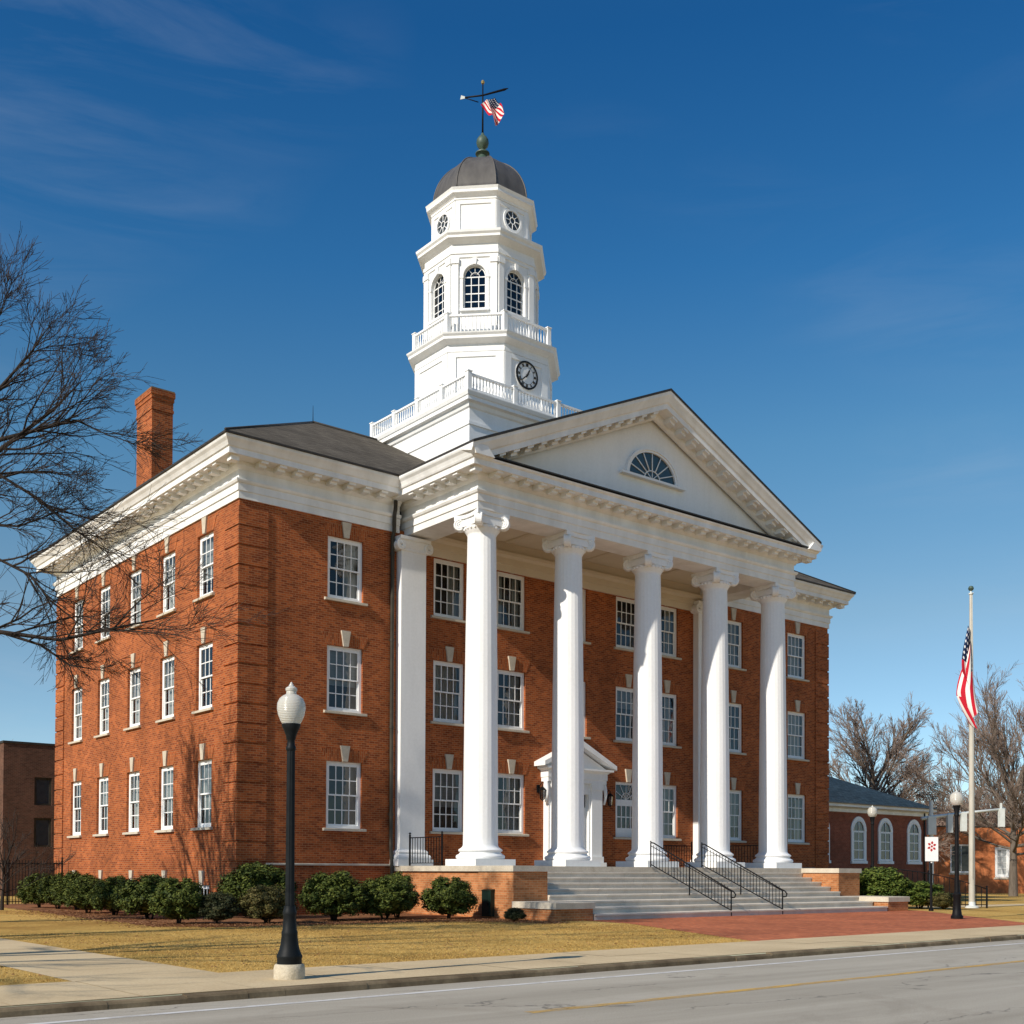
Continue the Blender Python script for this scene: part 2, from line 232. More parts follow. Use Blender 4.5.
# ------------------------------------------------------------------ mesh helpers
class MB:
    def __init__(s): s.v = []; s.f = []; s.mi = []; s.sm = []; s.uv = []
    def face(s, pts, mat=0, smooth=False, uv=None):
        i = len(s.v); s.v += [tuple(p) for p in pts]; s.f.append(tuple(range(i, i + len(pts)))); s.mi.append(mat); s.sm.append(smooth); s.uv.append(uv)
    def idx(s, vs, fs, mat=0, smooth=False):
        i = len(s.v); s.v += [tuple(p) for p in vs]
        for f in fs: s.f.append(tuple(a + i for a in f)); s.mi.append(mat); s.sm.append(smooth); s.uv.append(None)
    def box(s, x0, x1, y0, y1, z0, z1, mat=0, skip=''):
        P = [(x0, y0, z0), (x1, y0, z0), (x1, y1, z0), (x0, y1, z0), (x0, y0, z1), (x1, y0, z1), (x1, y1, z1), (x0, y1, z1)]
        for n, f in (('b', (0, 3, 2, 1)), ('t', (4, 5, 6, 7)), ('f', (0, 1, 5, 4)), ('r', (1, 2, 6, 5)), ('k', (2, 3, 7, 6)), ('l', (3, 0, 4, 7))):
            if n not in skip: s.face([P[i] for i in f], mat)
    def prism(s, poly, a, b, axis='y', mat=0, caps=True):
        """poly: list of 2D points, swept between a and b along axis (x: (y,z), y: (x,z), z: (x,y))"""
        def P(p, w): return (w, p[0], p[1]) if axis == 'x' else (p[0], w, p[1]) if axis == 'y' else (p[0], p[1], w)
        A = [P(p, a) for p in poly]; B = [P(p, b) for p in poly]; n = len(poly)
        for i in range(n):
            j = (i + 1) % n; s.face([A[i], A[j], B[j], B[i]], mat)
        if caps: s.face(A[::-1], mat); s.face(B, mat)
    def lathe(s, prof, n=24, c=(0, 0, 0), mat=0, rot=0, smooth=True, scale=(1, 1)):
        """prof: list of (r, z). segments that turn sharply get their own rings"""
        def ring(r, z): return [(c[0] + scale[0] * r * math.cos(rot + 2 * math.pi * k / n), c[1] + scale[1] * r * math.sin(rot + 2 * math.pi * k / n), c[2] + z) for k in range(n)]
        runs = [[prof[0]]]
        for i in range(1, len(prof)):
            runs[-1].append(prof[i])
            if i < len(prof) - 1:
                a = math.atan2(prof[i][1] - prof[i - 1][1], prof[i][0] - prof[i - 1][0]); b = math.atan2(prof[i + 1][1] - prof[i][1], prof[i + 1][0] - prof[i][0])
                d = abs((b - a + math.pi) % (2 * math.pi) - math.pi)
                if d > 0.7 or not smooth: runs.append([prof[i]])
        for run in runs:
            vs = []; fs = []
            for r, z in run: vs += ring(r, z)
            for i in range(len(run) - 1):
                for k in range(n):
                    k2 = (k + 1) % n; fs.append((i * n + k, i * n + k2, (i + 1) * n + k2, (i + 1) * n + k))
            s.idx(vs, fs, mat, smooth)
    def disc(s, r, z, n=24, c=(0, 0, 0), mat=0, rot=0, up=True):
        P = [(c[0] + r * math.cos(rot + 2 * math.pi * k / n), c[1] + r * math.sin(rot + 2 * math.pi * k / n), c[2] + z) for k in range(n)]
        s.face(P if up else P[::-1], mat)
    def tube(s, pts, rad, n=6, mat=0, smooth=True, cap=True):
        pts = [Vector(p) for p in pts]; rad = rad if isinstance(rad, (list, tuple)) else [rad] * len(pts)
        vs = []; fs = []; prev = None
        for i, p in enumerate(pts):
            d = (pts[min(i + 1, len(pts) - 1)] - pts[max(i - 1, 0)])
            if d.length < 1e-9: d = Vector((0, 0, 1))
            d.normalize()
            a = (prev - d * prev.dot(d)) if prev is not None else d.orthogonal()
            if a.length < 1e-6: a = d.orthogonal()
            a.normalize(); prev = a; b = d.cross(a)
            vs += [tuple(p + (a * math.cos(2 * math.pi * k / n) + b * math.sin(2 * math.pi * k / n)) * rad[i]) for k in range(n)]
        for i in range(len(pts) - 1):
            for k in range(n):
                k2 = (k + 1) % n; fs.append((i * n + k, i * n + k2, (i + 1) * n + k2, (i + 1) * n + k))
        if cap and n > 3: fs.append(tuple(range(n))[::-1]); fs.append(tuple(range((len(pts) - 1) * n, len(pts) * n)))
        s.idx(vs, fs, mat, smooth)
    def sweep(s, prof, path, closed=False, mat=0, caps=True):
        """prof: (out, z) points; path: (x,y) corners walked with the outside on the right hand"""
        n = len(path); rows = []
        for i, p in enumerate(path):
            p = Vector(p); a = Vector(path[i - 1]) if (i > 0 or closed) else None; b = Vector(path[(i + 1) % n]) if (i < n - 1 or closed) else None
            ds = [d.normalized() for d in ((p - a) if a is not None else None, (b - p) if b is not None else None) if d is not None]
            ns = [Vector((d.y, -d.x)) for d in ds]
            m = ns[0] if len(ns) == 1 else (ns[0] + ns[1]) / (1 + ns[0].dot(ns[1]))
            rows.append([(p.x + m.x * o, p.y + m.y * o, z) for o, z in prof])
        for i in range(n if closed else n - 1):
            A, B = rows[i], rows[(i + 1) % n]
            for k in range(len(prof) - 1): s.face([A[k], B[k], B[k + 1], A[k + 1]], mat)
        if caps and not closed: s.face(rows[0], mat); s.face(rows[-1][::-1], mat)
    def mesh(s, name, mats):
        me = bpy.data.meshes.new(name); me.from_pydata(s.v, [], s.f)
        for m in (mats if isinstance(mats, (list, tuple)) else [mats]): me.materials.append(m)
        me.polygons.foreach_set('material_index', s.mi); me.polygons.foreach_set('use_smooth', s.sm)
        uvl = me.uv_layers.new(name='UVMap'); data = [0.0] * (2 * len(me.loops)); V = s.v; k = 0
        for f, uv in zip(s.f, s.uv):
            if uv is None:
                p0, p1, p2 = V[f[0]], V[f[1]], V[f[2]]
                ax, ay, az = p1[0] - p0[0], p1[1] - p0[1], p1[2] - p0[2]; bx, by, bz = p2[0] - p1[0], p2[1] - p1[1], p2[2] - p1[2]
                nx, ny, nz_ = abs(ay * bz - az * by), abs(az * bx - ax * bz), abs(ax * by - ay * bx)
                if nz_ > 3 * max(nx, ny): uv = [(V[i][0], V[i][1]) for i in f]
                elif nx > ny: uv = [(V[i][1], V[i][2]) for i in f]
                else: uv = [(V[i][0], V[i][2]) for i in f]
            for a in uv: data[k] = a[0]; data[k + 1] = a[1]; k += 2
        uvl.data.foreach_set('uv', data); me.update(); return me
    def build(s, name, mats, parent=None, loc=(0, 0, 0), rz=0):
        return link(name, s.mesh(name, mats), parent, loc, rz)
def link(name, data, parent=None, loc=(0, 0, 0), rz=0):
    o = bpy.data.objects.new(name, data); COL.objects.link(o); o.location = loc; o.rotation_euler = (0, 0, rz)
    if parent is not None: o.parent = parent
    return o
def tag(o, label=None, cat=None, group=None, kind=None):
    if label: o['label'] = label
    if cat: o['category'] = cat
    if group: o['group'] = group
    if kind: o['kind'] = kind
    return o
def thing(name, label, cat, loc=(0, 0, 0), rz=0, group=None):
    return tag(link(name, None, None, loc, rz), label, cat, group)
def structure(name, mb, mats, label=None):
    o = mb.build(name, mats); o['kind'] = 'structure'
    if label: o['label'] = label
    return o
def copy_tree(o, loc=None, rz=None, parent=None):
    c = o.copy(); COL.objects.link(c)
    if parent is not None: c.parent = parent
    if loc is not None: c.location = loc
    if rz is not None: c.rotation_euler = (0, 0, rz)
    for ch in list(o.children): copy_tree(ch, parent=c)
    return c
def holes_wall(mb, axis, at, u0, u1, z0, z1, holes, depth, mat=0, flip=False):
    """a wall sheet on the plane axis=at with rectangular holes and reveals running inwards by depth (signed)"""
    us = sorted({u0, u1} | {h[0] for h in holes} | {h[1] for h in holes}); zs = sorted({z0, z1} | {h[2] for h in holes} | {h[3] for h in holes})
    def P(u, d, z): return (at + d, u, z) if axis == 'x' else (u, at + d, z)
    for i in range(len(us) - 1):
        zrun = None
        for j in range(len(zs) - 1):
            um, zm = (us[i] + us[i + 1]) / 2, (zs[j] + zs[j + 1]) / 2
            if any(h[0] < um < h[1] and h[2] < zm < h[3] for h in holes): continue
            q = [P(us[i], 0, zs[j]), P(us[i + 1], 0, zs[j]), P(us[i + 1], 0, zs[j + 1]), P(us[i], 0, zs[j + 1])]
            mb.face(q[::-1] if flip else q, mat)
    for a, b, c, d in holes:
        for q in ([P(a, 0, c), P(a, depth, c), P(a, depth, d), P(a, 0, d)], [P(b, 0, d), P(b, depth, d), P(b, depth, c), P(b, 0, c)], [P(a, 0, d), P(a, depth, d), P(b, depth, d), P(b, 0, d)], [P(b, 0, c), P(b, depth, c), P(a, depth, c), P(a, 0, c)]):
            mb.face(q, mat)
# ------------------------------------------------------------------ ground, road, paving (structure)
S_ = 0.045                                  # the street runs a little askew to the courthouse front
def sy(c, x): return c + S_ * x
def strip(mb, c0, c1, x0, x1, z, mat=0, n=1):
    for i in range(n):
        a, b = x0 + (x1 - x0) * i / n, x0 + (x1 - x0) * (i + 1) / n
        mb.face([(a, sy(c0, a), z), (b, sy(c0, b), z), (b, sy(c1, b), z), (a, sy(c1, a), z)], mat)
CURB, WALK = -22.1, -19.55
g = MB(); strip(g, CURB + 0.15, 900, -900, 900, 0.0); strip(g, -900, -34.3, -900, 900, 0.0)
structure('lawn', g, M['lawn'])
g = MB(); strip(g, -34.2, CURB, -900, 900, -0.10); road = structure('road', g, M['road'])
g = MB(); strip(g, -22.95, -22.82, -300, 300, -0.096); g.build('edge_line', M['white_line'], road)
g = MB(); strip(g, -25.53, -25.35, -8.9, 200, -0.096); strip(g, -26.3, -26.17, -11.35, -10.95, -0.096); g.build('centre_line', M['yellow_line'], road)
# kerb: a rounded concrete edge cast in lengths
g = MB(); x = -120.0; rnd = random.Random(3)
while x < 160:
    L = rnd.uniform(0.5, 1.3) if -20 < x < 30 else 3.0; a, b = x + 0.002, x + L - 0.002; dz = rnd.uniform(-0.016, 0.003); dy = rnd.uniform(-0.012, 0.012)
    prof = [(-0.02, -0.16), (0.0, -0.03 + dz), (0.02, -0.006 + dz), (0.05, 0.004 + dz), (0.15, 0.005 + dz), (0.15, -0.16)]
    A = [(a, sy(CURB, a) + dy + p[0], p[1]) for p in prof]; B = [(b, sy(CURB, b) + dy + p[0], p[1]) for p in prof]
    for i in range(len(prof) - 1): g.face([A[i], B[i], B[i + 1], A[i + 1]])
    g.face(A[::-1]); g.face(B); x += L
g.box(-120, 160, -0.01, 0.0, -5, -4.99)
structure('kerb', g, M['curb'])
g = MB(); x = -120.0
while x < 160:                                     # pavement slabs with tooled joints
    a, b = x + 0.006, x + 1.52 - 0.006
    for c0, c1 in ((CURB + 0.16, (CURB + WALK) / 2 - 0.006), ((CURB + WALK) / 2 + 0.006, WALK)):
        z = 0.008 + rnd.uniform(-0.002, 0.003); g.face([(a, sy(c0, a), z), (b, sy(c0, b), z), (b, sy(c1, b), z), (a, sy(c1, a), z)])
    x += 1.52
strip(g, CURB + 0.15, WALK, -120, 160, 0.004)
structure('pavement', g, M['concrete'])
g = MB(); y = -20.1
while y < 40:
    a, b = y + 0.006, y + 1.8 - 0.006; g.face([(-12.1, a, 0.006), (-9.95, a, 0.006), (-9.95, b, 0.006), (-12.1, b, 0.006)]); y += 1.8
structure('footpath', g, M['concrete'])
g = MB(); g.face([(30, -7.9, 0.005), (140, -7.9, 0.005), (140, -6.2, 0.005), (30, -6.2, 0.005)]); structure('side_path', g, M['concrete'])
g = MB(); g.face([(2.9, sy(WALK, 2.9), 0.006), (16.9, sy(WALK, 16.9), 0.006), (25.6, -9.6, 0.006), (24.9, -8.9, 0.006), (7.4, -8.9, 0.006), (7.0, -11.4, 0.006)])
structure('brick_plaza', g, M['paving'])
def blob(mb, pts, z, rough, seed, sub=8):
    r = random.Random(seed); out = []
    for i, p in enumerate(pts):
        q = pts[(i + 1) % len(pts)]
        for k in range(sub):
            t = k / sub; out.append((p[0] + (q[0] - p[0]) * t + r.uniform(-rough, rough), p[1] + (q[1] - p[1]) * t + r.uniform(-rough, rough), z))
    mb.face(out)
g = MB(); blob(g, [(0.2, 19), (-3.5, 18), (-3.9, 8), (-4.6, 2), (-5.0, -5.6), (-3.4, -7.0), (1.5, -7.0), (4.6, -7.9), (4.9, -10.2), (6.1, -10.0), (6.3, -0.2), (0.2, 0.2)], 0.008, 0.16, 4, 14)
structure('mulch_bed', g, M['mulch'])

# ------------------------------------------------------------------ the courthouse
XR, YB = 32.57, 18.51
S1, T1, S2, T2, S3, T3, BT = 3.04, 5.42, 7.20, 9.53, 11.20, 13.42, 14.05
PL = 1.72                                             # portico floor
house = thing('courthouse', 'red brick courthouse with white columned portico, pediment and white domed clock tower', 'building', (0, 0, 0))
FX = dict(WL=4.13, A=8.71, B=11.77, C=15.13, D=18.29, E=20.7, F=25.2, G=30.05); WW = 1.47
LY = [2.66, 5.94, 9.2, 12.56, 15.8]; LW = 1.32
fh = []
for k, x in FX.items():
    for i, (a, b) in enumerate(((S1, T1), (S2, T2), (S3, T3))):
        if i == 0 and k == 'C': continue
        fh.append((x - WW / 2, x + WW / 2, a, b))
fh.append((FX['WL'] - 0.6, FX['WL'] + 0.6, 0.30, 1.00))
lh = [(y - LW / 2, y + LW / 2, a, b) for y in LY for a, b in ((S1, T1), (S2, T2), (S3, T3))] + [(y - 0.55, y + 0.55, 0.30, 1.02) for y in LY]
w = MB()
holes_wall(w, 'y', 0, 0, XR, -0.3, BT + 0.1, fh, 0.24)
holes_wall(w, 'x', 0, 0, YB, -0.3, BT + 0.1, lh, 0.24, flip=True)
w.face([(XR, 0, -0.3), (XR, YB, -0.3), (XR, YB, BT + 0.1), (XR, 0, BT + 0.1)]); w.face([(XR, YB, -0.3), (0, YB, -0.3), (0, YB, BT + 0.1), (XR, YB, BT + 0.1)])
w.build('wall', M['brick'], house)
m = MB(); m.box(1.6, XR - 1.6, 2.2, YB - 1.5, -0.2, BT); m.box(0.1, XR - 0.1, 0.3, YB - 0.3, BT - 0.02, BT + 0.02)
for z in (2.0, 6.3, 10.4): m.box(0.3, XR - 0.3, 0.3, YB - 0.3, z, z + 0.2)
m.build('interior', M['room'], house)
# brick quoins: blocks standing 45 mm proud, parted by sunk joints
def quoin(side):
    q = MB(); z = 1.86
    while z < BT - 0.3:
        z0, z1 = z, min(z + 0.60, BT - 0.002); z += 0.665
        if side == 0: q.box(-0.045, 1.06, -0.045, 0.3, z0, z1, skip='k'); q.box(-0.045, 0.3, 0.3, 1.06, z0, z1, skip='f')
        elif side == 1: q.box(XR - 1.06, XR + 0.045, -0.045, 0.3, z0, z1, skip='k')
        else: q.box(-0.045, 0.3, YB - 1.06, YB + 0.045, z0, z1)
    q.build('quoin', M['brick'], house)
for side in range(3): quoin(side)
p = MB(); prof = [(0, -0.3), (0.07, -0.3), (0.07, PL), (0.075, PL + 0.002), (0.075, PL + 0.075), (0.0, PL + 0.1)]
# plinth course is broken by the basement windows, so it is only a ledge there
led = [(0.0, PL - 0.01), (0.04, PL), (0.04, PL + 0.05), (0.0, PL + 0.07)]
p.sweep(led, [(1.07, 0), (6.15, 0)]); p.build('water_table', M['stone'], house); p = MB(); p.sweep(led, [(25.1, 0), (XR - 1.07, 0)]); p.build('water_table', M['stone'], house)

def casing_bits(m, w, h, cw=0.11, y0=0.10, y1=0.22):
    m.box(-w / 2, -w / 2 + cw, y0, y1, 0, h); m.box(w / 2 - cw, w / 2, y0, y1, 0, h); m.box(-w / 2 + cw, w / 2 - cw, y0, y1, h - cw, h); m.box(-w / 2 + cw, w / 2 - cw, y0, y1, 0, cw * 0.9)
def sash_bits(m, x0, x1, z0, z1, y0, y1, cols, rows, st=0.055, mu=0.034):
    m.box(x0, x0 + st, y0, y1, z0, z1); m.box(x1 - st, x1, y0, y1, z0, z1); m.box(x0 + st, x1 - st, y0, y1, z1 - st, z1); m.box(x0 + st, x1 - st, y0, y1, z0, z0 + st)
    for i in range(1, cols):
        x = x0 + st + (x1 - x0 - 2 * st) * i / cols; m.box(x - mu / 2, x + mu / 2, y0 + 0.012, y1 - 0.004, z0 + st, z1 - st)
    for j in range(1, rows):
        z = z0 + st + (z1 - z0 - 2 * st) * j / rows; m.box(x0 + st, x1 - st, y0 + 0.014, y1 - 0.006, z - mu / 2, z + mu / 2)
def drape_mesh(w, h, kind, seed):
    """curtains a hand behind the panes; returns (MB, material)"""
    r = random.Random(seed); m = MB(); y = 0.32
    def pleat(x0, x1, z0, z1):
        n = max(6, int((x1 - x0) / 0.045)); P = []
        for i in range(n + 1):
            x = x0 + (x1 - x0) * i / n; P.append((x, y + 0.03 * math.sin(i * 1.9 + seed) + r.uniform(-0.008, 0.008)))
        for i in range(n): m.face([(P[i][0], P[i][1], z0), (P[i + 1][0], P[i + 1][1], z0), (P[i + 1][0], P[i + 1][1], z1), (P[i][0], P[i][1], z1)], 0, True)
    if kind == 'drapes': pleat(-w / 2, -w * r.uniform(0.12, 0.2), 0, h); pleat(w * r.uniform(0.08, 0.22), w / 2, 0, h)
    elif kind == 'sheer': pleat(-w / 2, w / 2, 0, h)
    elif kind == 'onesided': pleat(w * r.uniform(-0.05, 0.1), w / 2, 0, h)
    elif kind == 'blind': m.box(-w / 2, w / 2, y - 0.08, y - 0.07, h * (0.25, 0.5, 0.62, 0.4)[seed % 4], h)
    return m, (M['blind'] if kind == 'blind' else M['curtain'])
def make_window(w, h, cols, rows, mats_sill='stone'):
    m = MB(); cw = 0.11; casing_bits(m, w, h, cw)
    x0, x1 = -w / 2 + cw, w / 2 - cw; zm = h * 0.5
    sash_bits(m, x0, x1, zm - 0.03, h - cw, 0.095, 0.135, cols, rows); sash_bits(m, x0, x1, cw * 0.9, zm + 0.03, 0.140, 0.180, cols, rows)
    o = m.build('window', M['white'], house)
    gl = MB(); gl.face([(x0 + 0.03, 0.118, zm), (x1 - 0.03, 0.118, zm), (x1 - 0.03, 0.118, h - cw - 0.03), (x0 + 0.03, 0.118, h - cw - 0.03)]); gl.face([(x0 + 0.03, 0.163, cw), (x1 - 0.03, 0.163, cw), (x1 - 0.03, 0.163, zm), (x0 + 0.03, 0.163, zm)])
    gl.build('pane', M['glass'], o)
    s = MB(); s.prism([(-0.11, -0.10), (0.10, -0.10), (0.10, 0.0), (0.0, 0.005), (-0.11, -0.02)], -w / 2 - 0.14, w / 2 + 0.14, 'x'); s.build('sill', M[mats_sill], o)
    k = MB(); k.prism([(-0.10, h - 0.0), (0.10, h - 0.0), (0.19, h + 0.56), (-0.19, h + 0.56)], -0.075, 0.02, 'y'); k.build('keystone', M['stone'], o)
    a = MB()                                           # flat arch of bricks set on end
    for sgn in (-1, 1):
        P = [(sgn * 0.11, h + 0.002), (sgn * (w / 2 + 0.03), h + 0.002), (sgn * (w / 2 + 0.24), h + 0.44), (sgn * 0.17, h + 0.44)]
        if sgn < 0: P = P[::-1]
        Q = [(x, -0.014, z) for x, z in P]; a.face(Q, 0, False, [(z * 0.97 + 0.03, x) for x, z in P])
        lo = [pp for pp in P]
        for i in range(4):
            A, B = P[i], P[(i + 1) % 4]; a.face([(A[0], -0.014, A[1]), (A[0], 0.01, A[1]), (B[0], 0.01, B[1]), (B[0], -0.014, B[1])])
    a.build('arch', M['brick'], o)
    return o
KINDS = ['drapes', 'sheer', 'onesided', 'blind', 'none', 'blind', 'none']
drapes_cache = {}
def add_drape(o, w, h, kind, seed):
    if kind == 'none': return
    key = (round(w, 2), kind, seed % 4)
    if key not in drapes_cache:
        mm, mt = drape_mesh(w - 0.2, h - 0.12, kind, seed % 4); drapes_cache[key] = mm.mesh('curtain', mt)
    link('blind' if kind == 'blind' else 'curtain', drapes_cache[key], o, (0, 0, 0.06))
proto = {}
def place_window(w, h, cols, rows, loc, rz, kind, seed):
    key = (w, h, cols)
    if key not in proto: proto[key] = o = make_window(w, h, cols, rows); proto[key] = o; o.location = loc; o.rotation_euler = (0, 0, rz); first = [c for c in o.children]; o['_n'] = 1
    else:
        src = proto[key]; o = src.copy(); COL.objects.link(o); o.location = loc; o.rotation_euler = (0, 0, rz)
        for c in src.children:
            if c.name.split('.')[0] in ('curtain', 'blind'): continue
            d = c.copy(); COL.objects.link(d); d.parent = o
    add_drape(o, w, h, kind, seed); return o
rk = random.Random(11)
fkind = {('WL', 0): 'none', ('WL', 1): 'blind', ('WL', 2): 'onesided', ('A', 0): 'blind', ('B', 0): 'onesided', ('A', 2): 'onesided', ('B', 2): 'drapes', ('E', 0): 'sheer', ('F', 0): 'blind', ('G', 0): 'drapes', ('G', 1): 'sheer', ('G', 2): 'sheer'}
for k, x in FX.items():
    for i, (a, b) in enumerate(((S1, T1), (S2, T2), (S3, T3))):
        if i == 0 and k in 'CD': continue
        place_window(WW, b - a, 4, 2, (x, 0, a), 0, fkind.get((k, i), rk.choice(KINDS)), rk.randrange(9))
for y in LY:
    for i, (a, b) in enumerate(((S1, T1), (S2, T2), (S3, T3))):
        place_window(LW, b - a, 3, 2, (0, y, a), R_(-90), rk.choice(['sheer', 'sheer', 'sheer', 'blind', 'drapes', 'onesided']), rk.randrange(9))
for o in proto.values():
    if '_n' in o: del o['_n']
# basement lights
def basement_window(w, h):
    m = MB(); casing_bits(m, w, h, 0.09); sash_bits(m, -w / 2 + 0.09, w / 2 - 0.09, 0.08, h - 0.09, 0.1, 0.14, 3, 1)
    o = m.build('basement_window', M['white'], house); gl = MB(); gl.face([(-w / 2 + 0.1, 0.125, 0.1), (w / 2 - 0.1, 0.125, 0.1), (w / 2 - 0.1, 0.125, h - 0.1), (-w / 2 + 0.1, 0.125, h - 0.1)]); gl.build('pane', M['glass'], o)
    k = MB(); k.prism([(-0.10, h), (0.10, h), (0.18, h + 0.5), (-0.18, h + 0.5)], -0.075, 0.02, 'y'); k.build('keystone', M['stone'], o); return o
bw0 = basement_window(1.1, 0.72)
for i, y in enumerate(LY):
    o = bw0 if i == 0 else copy_tree(bw0); o.location = (0, y, 0.30); o.rotation_euler = (0, 0, R_(-90))
o = basement_window(1.2, 0.70); o.location = (FX['WL'], 0, 0.30)
# window beside the door: a fan light over a four-pane casement
m = MB(); h = T1 - S1; casing_bits(m, WW, h, 0.12); m.box(-WW / 2 + 0.12, WW / 2 - 0.12, 0.09, 0.19, 1.42, 1.62); m.box(-WW / 2 + 0.12, WW / 2 - 0.12, 0.09, 0.19, 0.10, 0.32)
sash_bits(m, -WW / 2 + 0.12, WW / 2 - 0.12, 0.32, 1.42, 0.1, 0.15, 4, 2, 0.07, 0.04)
for a in (30, 60, 90, 120, 150):
    c, s = math.cos(R_(a)), math.sin(R_(a)); L = min(0.6 / max(abs(c), 1e-3), 0.62 / max(s, 1e-3)); m.tube([(0, 0.125, 1.62), (c * L, 0.125, 1.62 + s * L)], 0.018, 4)
m.tube([(0.3 * math.cos(R_(a)), 0.12, 1.62 + 0.3 * math.sin(R_(a))) for a in range(0, 181, 15)], 0.016, 4)
o = m.build('window', M['white'], house, (FX['D'], 0, S1)); gl = MB(); gl.face([(-0.62, 0.14, 0.3), (0.62, 0.14, 0.3), (0.62, 0.14, h - 0.1), (-0.62, 0.14, h - 0.1)]); gl.build('pane', M['glass'], o); o['label'] = 'window with fan light over four dark panes'
k = MB(); k.prism([(-0.10, h), (0.10, h), (0.19, h + 0.56), (-0.19, h + 0.56)], -0.075, 0.02, 'y'); k.build('keystone', M['stone'], o)
s = MB(); s.prism([(-0.11, -0.10), (0.10, -0.10), (0.10, 0.0), (-0.11, -0.02)], -WW / 2 - 0.14, WW / 2 + 0.14, 'x'); s.build('sill', M['stone'], o)

# ---- entablature and cornice
def cornice_prof(b): return [(0.0, b - 0.03), (0.06, b - 0.03), (0.06, b + 0.22), (0.10, b + 0.225), (0.10, b + 0.47), (0.15, b + 0.49), (0.19, b + 0.56), (0.19, b + 0.60), (0.06, b + 0.63), (0.06, b + 0.93), (0.10, b + 0.95), (0.20, b + 1.04), (0.20, b + 1.17), (0.74, b + 1.17), (0.74, b + 1.36), (0.79, b + 1.39), (0.82, b + 1.45)]
CROWN = [(0.82, BT + 1.45), (0.86, BT + 1.52), (0.93, BT + 1.60), (0.95, BT + 1.65), (0.95, BT + 1.70), (0.0, BT + 1.70)]
def modillions(mb, x0, x1, y, z, sign=-1, axis='x', step=0.66):
    n = max(1, int(round((x1 - x0) / step)))
    for i in range(n):
        c = x0 + (i + 0.5) * (x1 - x0) / n
        for (o0, o1, za, zb) in ((0.20, 0.68, z - 0.075, z - 0.001), (0.20, 0.52, z - 0.17, z - 0.075)):
            if axis == 'x': mb.box(c - 0.13, c + 0.13, min(y + sign * o0, y + sign * o1), max(y + sign * o0, y + sign * o1), za, zb)
            else: mb.box(min(y + sign * o0, y + sign * o1), max(y + sign * o0, y + sign * o1), c - 0.13, c + 0.13, za, zb)
c = MB(); PX0, PX1, PY = 6.68, 23.85, -4.45
full = cornice_prof(BT) + CROWN[1:]
c.sweep(full, [(PX1 + 0.3, 0), (XR, 0), (XR, YB), (0, YB), (0, 0), (PX0 - 0.3, 0)], caps=False)
modillions(c, 0.25, PX0 - 1.0, 0, BT + 1.17); modillions(c, PX1 + 1.0, XR - 0.2, 0, BT + 1.17)
modillions(c, 0.2, YB - 0.2, 0, BT + 1.17, -1, 'y'); modillions(c, 0.2, YB - 0.2, XR, BT + 1.17, 1, 'y')
for cx, cyy in ((-0.45, -0.45), (XR + 0.45, -0.45)):
    c.box(cx - 0.15, cx + 0.15, cyy - 0.15, cyy + 0.15, BT + 1.0, BT + 1.169)
c.build('cornice', M['white_stain'], house)
# ---- roofs
def roof_face(mb, pts):
    P = [Vector(p) for p in pts]; n = (P[1] - P[0]).cross(P[2] - P[1]).normalized(); h = Vector((0, 0, 1)).cross(n); h.normalize(); up = n.cross(h)
    mb.face(pts, 0, False, [(p.dot(h), p.dot(up)) for p in P])
EZ = BT + 1.70; E0, E1, E2, E3 = -1.0, XR + 1.0, -1.0, YB + 1.0; RZ = 21.3; RX0, RX1, RY = 7.95, XR - 7.95, 9.25
r = MB(); t = EZ + 0.07
roof_face(r, [(E0, E2, t), (E1, E2, t), (RX1, RY, RZ), (RX0, RY, RZ)]); roof_face(r, [(E1, E3, t), (E0, E3, t), (RX0, RY, RZ), (RX1, RY, RZ)])
roof_face(r, [(E0, E3, t), (E0, E2, t), (RX0, RY, RZ)]); roof_face(r, [(E1, E2, t), (E1, E3, t), (RX1, RY, RZ)])
for z in (EZ + 0.003,): r.face([(E0, E3, z), (E1, E3, z), (E1, E2, z), (E0, E2, z)])
ro = r.build('roof', M['roof'], house)
f = MB()
for a, b in (((E0, E2), (E1, E2)), ((E1, E2), (E1, E3)), ((E1, E3), (E0, E3)), ((E0, E3), (E0, E2))): f.face([(*a, EZ + 0.003), (*b, EZ + 0.003), (*b, t), (*a, t)])
for a, b in (((E0, E2), (RX0, RY)), ((E0, E3), (RX0, RY)), ((E1, E2), (RX1, RY)), ((E1, E3), (RX1, RY))): f.tube([(*a, t + 0.01), (*b, RZ + 0.02)], 0.045, 5)
f.tube([(RX0, RY, RZ + 0.02), (RX1, RY, RZ + 0.02)], 0.06, 5)
f.build('flashing', M['flash'], ro)
lr = MB(); lr.tube([(RX0, RY, RZ), (RX0, RY, RZ + 0.75)], [0.02, 0.008], 5); lr.build('lightning_rod', M['iron'], ro)
# portico gable roof
AX, AZ = 15.2, 19.95; GX0, GX1, GY = 5.73, 24.62, -5.43
GS = (AZ - EZ) / (AX - GX0)
r = MB(); zt = 0.09
roof_face(r, [(GX0, 8.5, EZ + zt), (GX0, GY, EZ + zt), (AX, GY, AZ + zt), (AX, 8.5, AZ + zt)]); roof_face(r, [(GX1, GY, EZ + zt), (GX1, 8.5, EZ + zt), (AX, 8.5, AZ + zt), (AX, GY, AZ + zt)])
pr = r.build('portico_roof', M['roof'], house)
f = MB()
for a, b in (((GX0, EZ), (AX, AZ)), ((AX, AZ), (GX1, EZ))): f.face([(a[0], GY, a[1]), (b[0], GY, b[1]), (b[0], GY, b[1] + zt), (a[0], GY, a[1] + zt)])
for gx in (GX0, GX1): f.face([(gx, GY, EZ), (gx, 0, EZ), (gx, 0, EZ + zt), (gx, GY, EZ + zt)])
